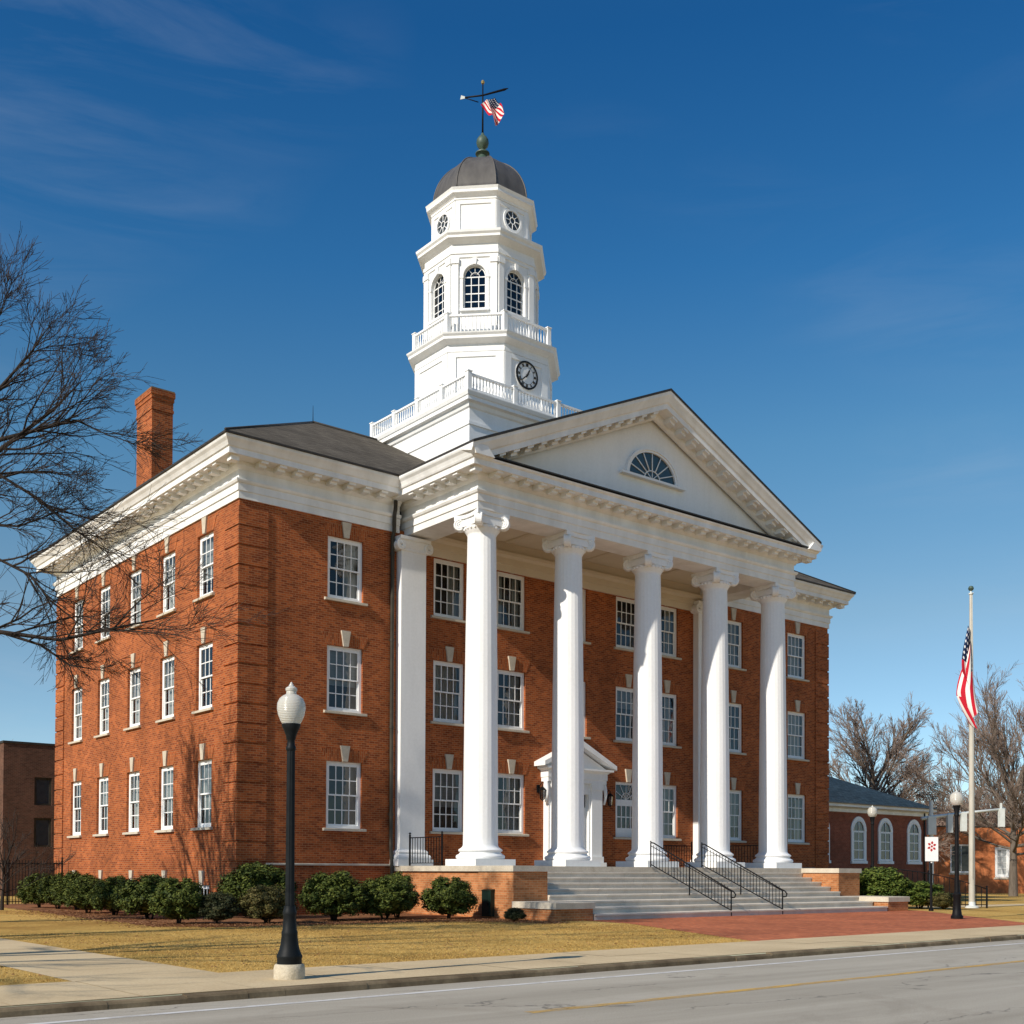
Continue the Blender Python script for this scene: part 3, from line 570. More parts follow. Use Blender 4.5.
f.face([(GX0, GY, EZ), (GX0, 0, EZ), (AX, 0, AZ), (AX, GY, AZ)][::-1]); f.face([(GX1, GY, EZ), (GX1, 0, EZ), (AX, 0, AZ), (AX, GY, AZ)])
f.box(GX0 + 0.22, GX1 - 0.22, PY - 0.83, PY, BT + 1.452, BT + 1.50)          # flashing along the top of the level cornice
f.build('flashing', M['flash'], pr)

# ---- portico
e = MB()
base = cornice_prof(BT - 0.07)
e.sweep(base + [(0.0, BT + 1.40)], [(PX0, 0.2), (PX0, PY), (PX1, PY), (PX1, 0.2)], caps=False)
e.sweep([(1.1, BT - 0.10), (1.1, BT + 0.55)][::-1], [(PX0 + 2.2, 0.0), (PX0 + 2.2, PY + 2.2), (PX1 - 2.2, PY + 2.2), (PX1 - 2.2, 0.0)], caps=False)   # inner faces
e.face([(PX0, PY, BT - 0.1), (PX1, PY, BT - 0.1), (PX1 - 1.1, PY + 1.1, BT - 0.1), (PX0 + 1.1, PY + 1.1, BT - 0.1)][::-1])
e.face([(PX0, 0, BT - 0.1), (PX0, PY, BT - 0.1), (PX0 + 1.1, PY + 1.1, BT - 0.1), (PX0 + 1.1, 0, BT - 0.1)][::-1]); e.face([(PX1, PY, BT - 0.1), (PX1, 0, BT - 0.1), (PX1 - 1.1, 0, BT - 0.1), (PX1 - 1.1, PY + 1.1, BT - 0.1)][::-1])
modillions(e, PX0 + 0.1, PX1 - 0.1, PY, BT + 1.10); modillions(e, PY + 0.1, -1.0, PX0, BT + 1.10, -1, 'y'); modillions(e, PY + 0.1, -1.0, PX1, BT + 1.10, 1, 'y')
e.box(PX0 - 0.6, PX0 - 0.3, PY - 0.6, PY - 0.3, BT + 0.95, BT + 1.099); e.box(PX1 + 0.3, PX1 + 0.6, PY - 0.6, PY - 0.3, BT + 0.95, BT + 1.099)
# crown mould on the two flanks of the portico
for sgn, X in ((-1, PX0), (1, PX1)):
    P = [(X + sgn * (o if o > 0 else 0.3), z) for o, z in [(0.80, BT + 1.38)] + CROWN[1:]] + [(X, BT + 1.38)]
    if sgn > 0: P = P[::-1]
    e.prism(P, PY - 0.93, 0.15, 'y')
e.build('portico_entablature', M['white_stain'], house)
m = MB(); m.face([(PX0 + 1.0, 0, BT + 0.5), (PX0 + 1.0, PY + 1.0, BT + 0.5), (PX1 - 1.0, PY + 1.0, BT + 0.5), (PX1 - 1.0, 0, BT + 0.5)])
for x0, x1 in ((PX0 + 1.1, 11.3), (11.3, 15.5), (15.5, 19.6), (19.6, PX1 - 1.1)):          # coffer mouldings
    for a in (0.0, 0.1): m.sweep([(0.0, BT + 0.499), (0.0, BT + 0.42 + a * 0.4), (0.1, BT + 0.499)], [(x0 + a, -0.3), (x0 + a, PY + 1.3), (x1 - a, PY + 1.3), (x1 - a, -0.3)], caps=False)
m.build('portico_ceiling', M['ceiling'], house)
m = MB(); m.sweep([(0.0, BT - 0.62), (0.10, BT - 0.62), (0.10, BT - 0.35), (0.14, BT - 0.345), (0.14, BT - 0.10), (0.30, BT - 0.02), (0.32, BT + 0.1), (0.14, BT + 0.12), (0.14, BT + 0.5)], [(7.5, 0), (PX1 - 1.1, 0)])
m.build('wall_frieze', M['ceiling'], house)
# pediment
m = MB(); zb = BT + 1.45
holes = []
m.face([(GX0 + 0.9, PY + 0.12, zb), (GX1 - 0.9, PY + 0.12, zb), (AX, PY + 0.12, AZ - 0.3)])
ped = m.build('pediment', M['white'], house)
rk_ = MB()
rp = [(0.0, -0.86), (0.10, -0.86), (0.20, -0.76), (0.203, -0.62), (0.737, -0.62), (0.743, -0.42), (0.80, -0.38), (0.86, -0.25), (0.94, -0.12), (0.955, -0.02), (0.955, -0.001), (0.0, -0.001)]
for xa, xb in ((GX0 + 0.002, AX), (GX1 - 0.002, AX)):
    za = EZ
    sx = 1 if xb > xa else -1; ov = [max(0.0, (BT + 1.34 - EZ - dz) / GS) for o, dz in rp]   # the lower end dies into the level cornice
    A = [(xa + sx * v_, PY - o, za + v_ * GS + dz) for (o, dz), v_ in zip(rp, ov)]; B = [(xb, PY - o, AZ + dz) for o, dz in rp]
    for i in range(len(rp) - 1):
        qd = [A[i], B[i], B[i + 1], A[i + 1]]; rk_.face(qd if xa < xb else qd[::-1])
    rk_.face(A if xa > xb else A[::-1])
    n = 15
    for i in range(1, n):
        tt = (i + 0.35) / (n + 0.2); x = xa + (xb - xa) * tt; z = za + (AZ - za) * tt - 0.622; s = GS if xb > xa else -GS
        for o0, o1, dz0, dz1 in ((0.204, 0.69, -0.08, 0.0), (0.204, 0.53, -0.18, -0.08)):
            P = [(x - 0.13, z + dz0 - 0.13 * s), (x + 0.13, z + dz0 + 0.13 * s), (x + 0.13, z + dz1 + 0.13 * s), (x - 0.13, z + dz1 - 0.13 * s)]
            rk_.prism(P, PY - o1, PY - o0, 'y')
rk_.build('raking_cornice', M['white_stain'], ped)
# half-round fan window in the pediment
FXC, FZ, FR = 15.24, 16.80, 1.30
m = MB(); N_ = 24
def arc(r, a): return (FXC + r * math.cos(a), FZ + 0.80 * r * math.sin(a))
for i in range(N_):
    a, b = math.pi * i / N_, math.pi * (i + 1) / N_
    for r0, r1, d in ((FR - 0.02, FR + 0.10, 0.0), (FR + 0.08, FR + 0.15, 0.04)):
        y0 = PY + 0.02 - d; A0, A1, B0, B1 = arc(r0, a), arc(r1, a), arc(r0, b), arc(r1, b)
        m.face([(A0[0], y0, A0[1]), (B0[0], y0, B0[1]), (B1[0], y0, B1[1]), (A1[0], y0, A1[1])][::-1]); m.face([(A1[0], y0, A1[1]), (A1[0], PY + 0.12, A1[1]), (B1[0], PY + 0.12, B1[1]), (B1[0], y0, B1[1])][::-1]); m.face([(A0[0], y0, A0[1]), (A0[0], PY + 0.12, A0[1]), (B0[0], PY + 0.12, B0[1]), (B0[0], y0, B0[1])])
for i in range(1, 8):
    a = math.pi * i / 8; m.tube([(*arc(0.42, a)[:1], PY + 0.07, arc(0.42, a)[1]), (arc(FR, a)[0], PY + 0.07, arc(FR, a)[1])], 0.026, 4)
m.tube([(arc(0.42, math.pi * i / 12)[0], PY + 0.07, arc(0.42, math.pi * i / 12)[1]) for i in range(13)], 0.026, 4)
for i in range(1, 4): m.tube([(FXC, PY + 0.07, FZ), (arc(0.42, math.pi * i / 4)[0], PY + 0.07, arc(0.42, math.pi * i / 4)[1])], 0.02, 4)
fw = m.build('fan_window', M['white'], house)
m = MB(); m.box(FXC - 1.75, FXC + 1.75, PY - 0.10, PY + 0.12, FZ - 0.11, FZ - 0.02); m.build('sill', M['white'], fw)
m = MB(); m.face([(arc(FR, math.pi * i / 16)[0], PY + 0.095, arc(FR, math.pi * i / 16)[1]) for i in range(17)]); m.build('pane', mottled('dark_attic_glass', (0.025, 0.045, 0.06), (0.04, 0.07, 0.09), 1.5, 0.06, 0.6), fw)

# ---- columns
def make_column():
    H = BT - 0.1 - PL; n = 24 * 5
    m = MB(); rings = []; zs = [0.60, 0.66, 0.72, 1.0, 2.2, 3.6, 5.2, 6.8, 8.4, 10.0, 11.2, 11.42, 11.48, 11.56]
    vs = []; fs = []
    for z in zs:
        tt = (z - 0.6) / 11.0; r = 0.612 - 0.112 * (tt ** 1.6); fl = 0.006 if 0.9 < z < 11.45 else 0.0
        if z == 0.6: r = 0.71
        if z == 0.66: r = 0.635
        if z > 11.44: r += 0.0
        if z > 11.5: r += 0.03
        for k in range(n):
            u = (k / 5.0) % 1.0; d = fl * (0.0 if u == 0 else math.sin(math.pi * u) ** 0.7)
            a = 2 * math.pi * k / n; vs.append(((r - d) * math.cos(a), (r - d) * math.sin(a), z))
    for i in range(len(zs) - 1):
        for k in range(n): k2 = (k + 1) % n; fs.append((i * n + k, i * n + k2, (i + 1) * n + k2, (i + 1) * n + k))
    m.idx(vs, fs, 0, True)
    col = m.build('column', M['white'], house)
    b = MB(); b.box(-0.87, 0.87, -0.87, 0.87, 0, 0.23)
    b.lathe([(0.80, 0.23), (0.845, 0.26), (0.86, 0.31), (0.845, 0.36), (0.80, 0.395), (0.75, 0.40), (0.75, 0.43), (0.715, 0.46), (0.715, 0.49), (0.755, 0.50), (0.775, 0.54), (0.75, 0.58), (0.71, 0.60), (0.60, 0.60)], 48)
    b.build('base', M['white'], col)
    k = MB(); z0 = 11.56
    k.lathe([(0.505, z0 - 0.06), (0.54, z0), (0.60, z0 + 0.10), (0.63, z0 + 0.2), (0.58, z0 + 0.24)], 40)
    P = []                                              # abacus with concave sides
    for s in range(4):
        a0 = math.pi / 4 + s * math.pi / 2; a1 = a0 + math.pi / 2
        A, B = Vector((0.98 * math.cos(a0), 0.98 * math.sin(a0))), Vector((0.98 * math.cos(a1), 0.98 * math.sin(a1)))
        for i in range(8):
            tt = i / 8; p_ = A.lerp(B, tt); mid = ((A + B) / 2).normalized(); P.append(tuple(p_ - mid * 0.09 * math.sin(math.pi * tt)))
    k.prism(P, H - 0.16, H - 0.001, 'z'); k.prism([(x * 0.9, y * 0.9) for x, y in P], H - 0.24, H - 0.16, 'z')
    for s in range(4):                                  # corner volutes: scrolls coiled round a raised eye
        a = math.pi / 4 + s * math.pi / 2; dx = Vector((math.cos(a), math.sin(a), 0)); tn = Vector((-math.sin(a), math.cos(a), 0)); ctr = dx * 0.76 + Vector((0, 0, H - 0.34))
        for off in (1, -1):
            pts = []; rad = []
            for i in range(34):
                th = i / 33 * 2.35 * 2 * math.pi; rr = 0.20 * (1 - 0.78 * i / 33); pts.append(ctr + tn * 0.10 * off + dx * (rr * math.sin(th)) + Vector((0, 0, rr * math.cos(th)))); rad.append(0.046 * (1 - 0.45 * i / 33))
            k.tube(pts, rad, 6)
        C0, C1 = ctr - tn * 0.10, ctr + tn * 0.10; ring0 = [C0 + dx * 0.21 * math.sin(i * math.pi / 10) + Vector((0, 0, 0.21 * math.cos(i * math.pi / 10))) for i in range(20)]; ring1 = [p_ + tn * 0.20 for p_ in ring0]
        for i in range(20): j = (i + 1) % 20; k.face([ring0[i], ring0[j], ring1[j], ring1[i]], 0, True)
        k.face(ring0); k.face(ring1[::-1])
        k.tube([ctr + tn * 0.1 + Vector((0, 0, 0.2)), dx * 0.45 + Vector((0, 0, H - 0.25))], [0.10, 0.05], 6); k.tube([ctr - tn * 0.1 + Vector((0, 0, 0.2)), dx * 0.45 + Vector((0, 0, H - 0.25))], [0.10, 0.05], 6)
    for s in range(24):                                  # egg-and-dart ring
        a = 2 * math.pi * s / 24; k.lathe([(0.0, -0.05), (0.035, -0.03), (0.045, 0.0), (0.03, 0.04), (0, 0.05)], 6, (0.61 * math.cos(a), 0.61 * math.sin(a), z0 + 0.14))
    for xa, xb, ya, yb in ((-0.60, 0.60, -0.60, -0.50), (-0.60, 0.60, 0.50, 0.60), (-0.60, -0.50, -0.5, 0.5), (0.50, 0.60, -0.5, 0.5)): k.box(xa, xb, ya, yb, H - 0.44, H - 0.242)
    k.lathe([(0.56, z0 + 0.2), (0.56, H - 0.24)], 32)
    k.build('capital', M['white'], col)
    return col
CX_ = [7.30, 11.36, 15.55, 19.52, 23.3]; CYc = -3.85
c0 = make_column()
for i, x in enumerate(CX_):
    o = c0 if i == 0 else copy_tree(c0); o.location = (x, CYc, PL); o.rotation_euler = (0, 0, 0)
# flat pilasters against the wall behind the end columns
def pilaster(x):
    m = MB(); m.box(-0.55, 0.55, -0.32, 0.02, 0.55, 11.75)
    o = m.build('pilaster', M['white'], house, (x, 0, PL))
    b = MB(); b.box(-0.78, 0.78, -0.56, 0.02, 0, 0.24); b.sweep([(0.0, 0.24), (0.16, 0.24), (0.19, 0.31), (0.15, 0.39), (0.08, 0.43), (0.10, 0.5), (0.06, 0.56), (0.0, 0.60)], [(-0.55, 0.02), (-0.55, -0.32), (0.55, -0.32), (0.55, 0.02)], caps=False); b.build('base', M['white'], o)
    k = MB(); k.box(-0.68, 0.68, -0.46, 0.02, 12.0, 12.13); k.sweep([(0, 11.6), (0.03, 11.62), (0.03, 11.68), (0.0, 11.7), (0.08, 11.95), (0.08, 12.0)], [(-0.55, 0.02), (-0.55, -0.32), (0.55, -0.32), (0.55, 0.02)], caps=False)
    for s in (-1, 1):
        for d in (0, 1):
            pts = [(s * 0.60 + s * 0.2 * (1 - 0.8 * i / 30) * math.sin(i / 30 * 14), -0.40, 11.80 + 0.2 * (1 - 0.8 * i / 30) * math.cos(i / 30 * 14)) for i in range(31)]
        k.tube(pts, 0.045, 6); k.lathe([(0.19, -0.37), (0.19, 0.02)], 18, (0, 0, 0)) if False else None
        k.prism([(s * 0.60 + 0.19 * math.cos(i * math.pi / 9), 11.80 + 0.19 * math.sin(i * math.pi / 9)) for i in range(18)], -0.37, 0.02, 'y')
    k.build('capital', M['white'], o)
pilaster(6.85); pilaster(23.0)

# ---- portico floor, cheeks, steps
SX0, SX1 = 7.66, 23.5
m = MB(); m.box(6.22, 25.0, -5.2, -0.004, -0.3, PL - 0.19); m.box(6.18, 7.62, -7.05, -5.2, -0.3, PL - 0.19); m.box(SX1 + 0.03, 25.0, -7.05, -5.2, -0.3, PL - 0.19)
pf = m.build('portico_plinth', M['brick_plinth'], house)
m = MB(); m.box(6.12, 25.08, -5.22, -0.006, PL - 0.19, PL); m.box(6.12, 7.68, -7.11, -5.22, PL - 0.19, PL - 0.001); m.box(SX1 - 0.03, 25.06, -7.11, -5.22, PL - 0.19, PL - 0.001); m.build('coping', M['stone'], pf)
st = MB(); nst = 9; rise = PL / nst; tread = (9.15 - 5.24) / (nst - 1)
for i in range(nst - 1):
    y0 = -9.15 + i * 0.675 if i < 3 else -7.125 + (i - 3) * 0.471; z1 = rise * (i + 1)
    x0s, x1s = (7.63, SX1 + 0.02) if i >= 3 else (7.76, 23.82)
    xs = [x0s + (x1s - x0s) * j / 6 for j in range(7)]
    for j in range(6):
        a, b = xs[j] + 0.004, xs[j + 1] - 0.004; dz = rnd.uniform(-0.004, 0.004)
        st.prism([(y0, -0.2), (y0, z1 - 0.06 + dz), (y0 - 0.03, z1 - 0.055 + dz), (y0 - 0.03, z1 - 0.008 + dz), (y0 - 0.02, z1 + dz), (-5.23, z1 + dz), (-5.23, -0.2)], a, b, 'x')
so_ = st.build('stairs', M['step'], house)
def cheek(x0, x1, label):
    o = thing('cheek_wall', label, 'wall', ((x0 + x1) / 2, -8.1, 0), 0, 'low brick walls beside the steps'); hw = (x1 - x0) / 2
    m = MB(); m.box(-hw, hw, -1.05, 1.04, -0.2, 0.37); m.build('brickwork', M['brick_plinth'], o); m = MB(); m.prism([(-1.10, 0.37), (-1.10, 0.555), (-1.08, 0.575), (1.03, 0.575), (1.03, 0.37)], -hw - 0.05, hw + 0.05, 'x'); m.build('coping', M['stone'], o)
cheek(6.15, 7.70, 'low brick wall with stone coping at the left foot of the steps'); cheek(23.88, 25.3, 'low brick wall with stone coping at the right foot of the steps')

# ---- door case
DX = 14.98
m = MB(); m.box(DX - 1.5, DX - 0.72, -0.32, 0.0, PL + 0.2, 5.2); m.box(DX + 0.72, DX + 1.5, -0.32, 0.0, PL + 0.2, 5.2); m.box(DX - 0.72, DX + 0.72, -0.30, 0.0, 4.75, 5.2)
for s in (-1, 1):
    xa, xb = sorted((DX + s * 0.82, DX + s * 1.40)); m.box(xa, xb, -0.40, -0.32, PL + 0.45, 4.95); m.box(xa - 0.05, xb + 0.05, -0.46, -0.32, PL + 0.2, PL + 0.45); m.box(xa - 0.05, xb + 0.05, -0.45, -0.32, 4.95, 5.2)
m.sweep([(0.0, 5.2), (0.12, 5.2), (0.12, 5.36), (0.15, 5.37), (0.15, 5.62), (0.22, 5.68), (0.34, 5.72), (0.34, 5.80), (0.0, 5.8)], [(DX - 1.5, 0.0), (DX - 1.5, -0.32), (DX + 1.5, -0.32), (DX + 1.5, 0.0)])
m.prism([(DX - 1.75, 5.81), (DX + 1.75, 5.81), (DX, 6.66)], -0.34, 0.0, 'y')
for s in (-1, 1):
    P = [(DX + s * 2.0, 5.80), (DX + s * 2.0, 5.98), (DX, 6.95), (DX, 6.70)]
    m.prism(P if s > 0 else P[::-1], -0.68, 0.0, 'y')
m.box(DX - 1.58, DX - 0.66, -0.5, 0, PL, PL + 0.2); m.box(DX + 0.66, DX + 1.58, -0.5, 0, PL, PL + 0.2); m.box(DX - 0.66, DX + 0.66, -0.45, 0, PL, PL + 0.06)
for s in (-1, 1):                                        # scrolled brackets under the door pediment
    pts = [(DX + s * 1.62, -0.28 - 0.10 * math.sin(i / 12 * math.pi), 5.2 - i * 0.07) for i in range(13)]; m.tube(pts, [0.11 - 0.005 * i for i in range(13)], 6)
dc = m.build('door_case', M['white'], house)
for s in (-1, 1):
    m = MB(); xa, xb = (DX - 0.72, DX - 0.01) if s < 0 else (DX + 0.01, DX + 0.72)
    m.box(xa, xb, -0.10, -0.06, PL + 0.06, 4.1)
    for z0, z1 in ((PL + 0.2, 2.5), (2.65, 3.9)):
        m.box(xa + 0.1, xb - 0.1, -0.125, -0.10, z0, z1); m.box(xa + 0.16, xb - 0.16, -0.14, -0.125, z0 + 0.07, z1 - 0.07)
    m.box(xa, xb, -0.10, -0.06, 4.1, 4.22)
    d = m.build('door_leaf', M['white'], house); k = MB(); k.lathe([(0.0, -0.03), (0.03, -0.02), (0.035, 0.0), (0.03, 0.02), (0, 0.03)], 10, (DX + s * 0.08, -0.16, 2.75)); k.build('handle', M['bronze'], d)
m = MB(); m.box(DX - 0.72, DX + 0.72, -0.09, -0.07, 4.22, 4.75); m.build('transom_light', M['glass'], house)

# ---- chimney, downpipes
m = MB(); m.box(0.15, 1.0, 8.0, 9.55, 15.6, 19.55); m.box(0.12, 1.03, 7.97, 9.58, 19.55, 19.66); m.box(0.14, 1.01, 7.99, 9.56, 19.66, 19.98); m.box(0.11, 1.04, 7.96, 9.59, 19.98, 20.14); m.box(0.08, 1.07, 7.93, 9.62, 20.14, 20.36)
ch = m.build('chimney', M['brick'], house); m = MB(); m.box(0.10, 1.05, 7.95, 9.6, 20.361, 20.41); m.box(0.35, 0.8, 8.3, 8.8, 20.41, 20.47); m.build('cap', M['curb'], ch)
m = MB(); m.box(0.05, 1.1, 7.9, 9.65, 16.0, 16.75); m.build('flashing', M['flash'], ch)
def downpipe(x, y):
    m = MB(); m.tube([(x, -0.3, 15.1), (x, -0.28, 14.8), (x, -0.22, 14.6), (x, -0.20, 14.0), (x, -0.10, 13.8), (x, -0.10, 2.3), (x, -0.18, 1.9), (x, -0.20, 1.2), (x, -0.20, 0.12), (x - 0.04, -0.34, 0.05)], 0.075, 8)
    for z in (13.2, 10, 6.8, 3.6): m.lathe([(0.076, -0.04), (0.095, -0.04), (0.095, 0.04), (0.076, 0.04)], 8, (x, -0.10, z))
    m.build('downpipe', M['bronze'], house)
downpipe(6.05, 0); downpipe(24.3, 0)

# ------------------------------------------------------------------ clock tower
TX, TY = 15.07, 6.1
def octo(m, prof, mat=0): m.lathe([(r / math.cos(math.pi / 8), z) for r, z in prof], 8, (TX, TY, 0), mat, math.pi / 8, False)
def on_faces(m, fn, ks=range(8)):
    for k in ks:
        a = k * math.pi / 4; t_ = MB(); fn(t_); cs, sn = math.cos(a), math.sin(a)
        vs = [(TX + x * cs - y * sn, TY + x * sn + y * cs, z) for x, y, z in t_.v]; m.idx(vs, [])
        base_i = len(m.v) - len(vs)
        for f_, s_, u_ in zip(t_.f, t_.sm, t_.uv): m.f.append(tuple(i + base_i for i in f_)); m.mi.append(0); m.sm.append(s_); m.uv.append(u_)
m = MB(); H0 = 3.48
m.box(TX - H0, TX + H0, TY - H0, TY + H0, 16.2, 20.9, skip='b')
m.sweep([(0, 20.15), (0.05, 20.17), (0.05, 20.30), (0.0, 20.32)], [(TX - H0, TY - H0), (TX + H0, TY - H0), (TX + H0, TY + H0), (TX - H0, TY + H0)], closed=True)
m.sweep([(0, 20.85), (0.07, 20.9), (0.12, 21.05), (0.26, 21.10), (0.26, 21.25), (0.30, 21.28), (0.35, 21.42), (0.35, 21.46), (0, 21.47)], [(TX - H0, TY - H0), (TX + H0, TY - H0), (TX + H0, TY + H0), (TX - H0, TY + H0)], closed=True)
m.face([(TX - H0, TY - H0, 21.46), (TX + H0, TY - H0, 21.46), (TX + H0, TY + H0, 21.46), (TX - H0, TY + H0, 21.46)])
m.build('tower_base', M['white'], house)
def balustrade(p0, p1, z0, z1, posts, step=0.17):
    d = Vector((p1[0] - p0[0], p1[1] - p0[1], 0)); L = d.length; d.normalize(); nrm = Vector((-d.y, d.x, 0)); m = MB(); h = z1 - z0
    def bar(a, b, w, za, zb):
        A, B = Vector((*p0, 0)) + d * a, Vector((*p0, 0)) + d * b; q_ = [A - nrm * w, B - nrm * w, B + nrm * w, A + nrm * w]
        lo = [(p_.x, p_.y, za) for p_ in q_]; hi = [(p_.x, p_.y, zb) for p_ in q_]; m.face(lo[::-1]); m.face(hi)
        for i in range(4): j = (i + 1) % 4; m.face([lo[i], lo[j], hi[j], hi[i]])
    bar(0, L, 0.055, z0 + 0.05, z0 + 0.13); bar(0, L, 0.07, z1 - 0.10, z1 - 0.02)
    n = int(L / step)
    for i in range(n):
        a = (i + 0.5) * L / n; c_ = Vector((*p0, 0)) + d * a; hh = h - 0.23
        m.lathe([(0.022, 0), (0.045, hh * 0.28), (0.028, hh * 0.55), (0.024, hh * 0.8), (0.034, hh)], 6, (c_.x, c_.y, z0 + 0.13))
    o = m.build('balustrade', M['white'], house)
    for a in posts:
        pm = MB(); c_ = Vector((*p0, 0)) + d * (a * L); pm.box(c_.x - 0.10, c_.x + 0.10, c_.y - 0.10, c_.y + 0.10, z0, z1 + 0.02); pm.box(c_.x - 0.125, c_.x + 0.125, c_.y - 0.125, c_.y + 0.125, z1 + 0.02, z1 + 0.06); pm.build('newel', M['white'], o)
hb = 3.68; cs_ = [(TX - hb, TY - hb), (TX + hb, TY - hb), (TX + hb, TY + hb), (TX - hb, TY + hb)]
for i in range(4): balustrade(cs_[i], cs_[(i + 1) % 4], 21.46, 22.22, (0.0, 0.25, 0.5, 0.75) if i % 2 else (0.0, 1 / 3, 2 / 3))
# octagonal stage with the clock
m = MB(); b1 = 2.97
octo(m, [(b1, 21.4), (b1, 24.05), (b1 + 0.05, 24.08), (b1 + 0.05, 24.22), (b1 + 0.02, 24.25), (b1 + 0.02, 24.40), (b1 + 0.12, 24.46), (b1 + 0.32, 24.55), (b1 + 0.32, 24.66), (b1 + 0.39, 24.74), (b1 + 0.41, 24.80), (0.5, 24.82)])
def pan(t_):
    hw = b1 * math.tan(math.pi / 8); y = -b1
    t_.box(-hw + 0.01, -hw + 0.36, y - 0.05, y, 21.5, 24.05); t_.box(hw - 0.36, hw - 0.01, y - 0.05, y, 21.5, 24.05); t_.box(-hw + 0.36, hw - 0.36, y - 0.048, y, 23.85, 24.05)
on_faces(m, pan)
m.build('clock_stage', M['white'], house)
# clock on the front face
cz, cr_ = 23.3, 0.64; cy_ = TY - b1 - 0.06
m = MB(); m.prism([(TX + 0.62 * math.cos(i * math.pi / 24), cz + 0.62 * math.sin(i * math.pi / 24)) for i in range(48)], cy_, cy_ + 0.06, 'y'); ck = m.build('clock_face', M['white'], house)
m = MB()
for i in range(48):
    a, b = i * math.pi / 24, (i + 1) * math.pi / 24; P = lambda r, a_: (TX + r * math.cos(a_), cy_ - 0.03, cz + r * math.sin(a_))
    m.face([P(0.535, a), P(0.62, a), P(0.62, b), P(0.535, b)]); m.face([(P(0.62, a)[0], cy_ - 0.03, P(0.62, a)[2]), (P(0.62, a)[0], cy_ + 0.03, P(0.62, a)[2]), (P(0.62, b)[0], cy_ + 0.03, P(0.62, b)[2]), (P(0.62, b)[0], cy_ - 0.03, P(0.62, b)[2])])
m.build('rim', M['black'], ck)
m = MB(); rom = {1: 'I', 2: 'II', 3: 'III', 4: 'IV', 5: 'V', 6: 'VI', 7: 'VII', 8: 'VIII', 9: 'IX', 10: 'X', 11: 'XI', 12: 'XII'}
for hnum, s in rom.items():
    a = math.pi / 2 - hnum * math.pi / 6; rad = Vector((math.cos(a), 0, math.sin(a))); tan_ = Vector((math.sin(a), 0, -math.cos(a))); wd = {'I': 0.035, 'V': 0.075, 'X': 0.075}; tot = sum(wd[ch_] for ch_ in s); u0 = -tot / 2; C_ = Vector((TX, cy_ - 0.012, cz)) + rad * 0.45
    for ch_ in s:
        c_ = u0 + wd[ch_] / 2; u0 += wd[ch_]
        if ch_ == 'I': L2 = [(0, -0.06, 0, 0.06)]
        elif ch_ == 'V': L2 = [(-0.028, 0.06, 0, -0.06), (0.028, 0.06, 0, -0.06)]
        else: L2 = [(-0.028, 0.06, 0.028, -0.06), (0.028, 0.06, -0.028, -0.06)]
        for xa, ya, xb, yb in L2: m.tube([C_ + tan_ * (c_ + xa) + rad * ya, C_ + tan_ * (c_ + xb) + rad * yb], 0.014, 4)
ring_ = [(TX + 0.39 * math.cos(i * math.pi / 20), cy_ - 0.012, cz + 0.39 * math.sin(i * math.pi / 20)) for i in range(41)]; m.tube(ring_, 0.006, 4)
m.build('numerals', M['black'], ck)
m = MB()
for ang, L, w_ in ((62, 0.32, 0.04), (222, 0.46, 0.03)):
    a = R_(ang); dd = Vector((math.cos(a), 0, math.sin(a))); c_ = Vector((TX, cy_ - 0.035, cz)); m.tube([c_ - dd * 0.10, c_ + dd * L * 0.7, c_ + dd * L], [w_, w_, 0.008], 4)
m.lathe([(0.05, -0.05), (0.05, 0.0)], 12, (TX, cy_, cz)) if False else m.prism([(TX + 0.05 * math.cos(i * math.pi / 6), cz + 0.05 * math.sin(i * math.pi / 6)) for i in range(12)], cy_ - 0.05, cy_, 'y')
m.build('hands', M['black'], ck)
rb = (3.0) / math.cos(math.pi / 8); oc_ = [(TX + rb * math.cos(math.pi / 8 + k * math.pi / 4), TY + rb * math.sin(math.pi / 8 + k * math.pi / 4)) for k in range(8)]
for i in range(8): balustrade(oc_[i], oc_[(i + 1) % 8], 24.82, 25.72, (0.0,), 0.16)
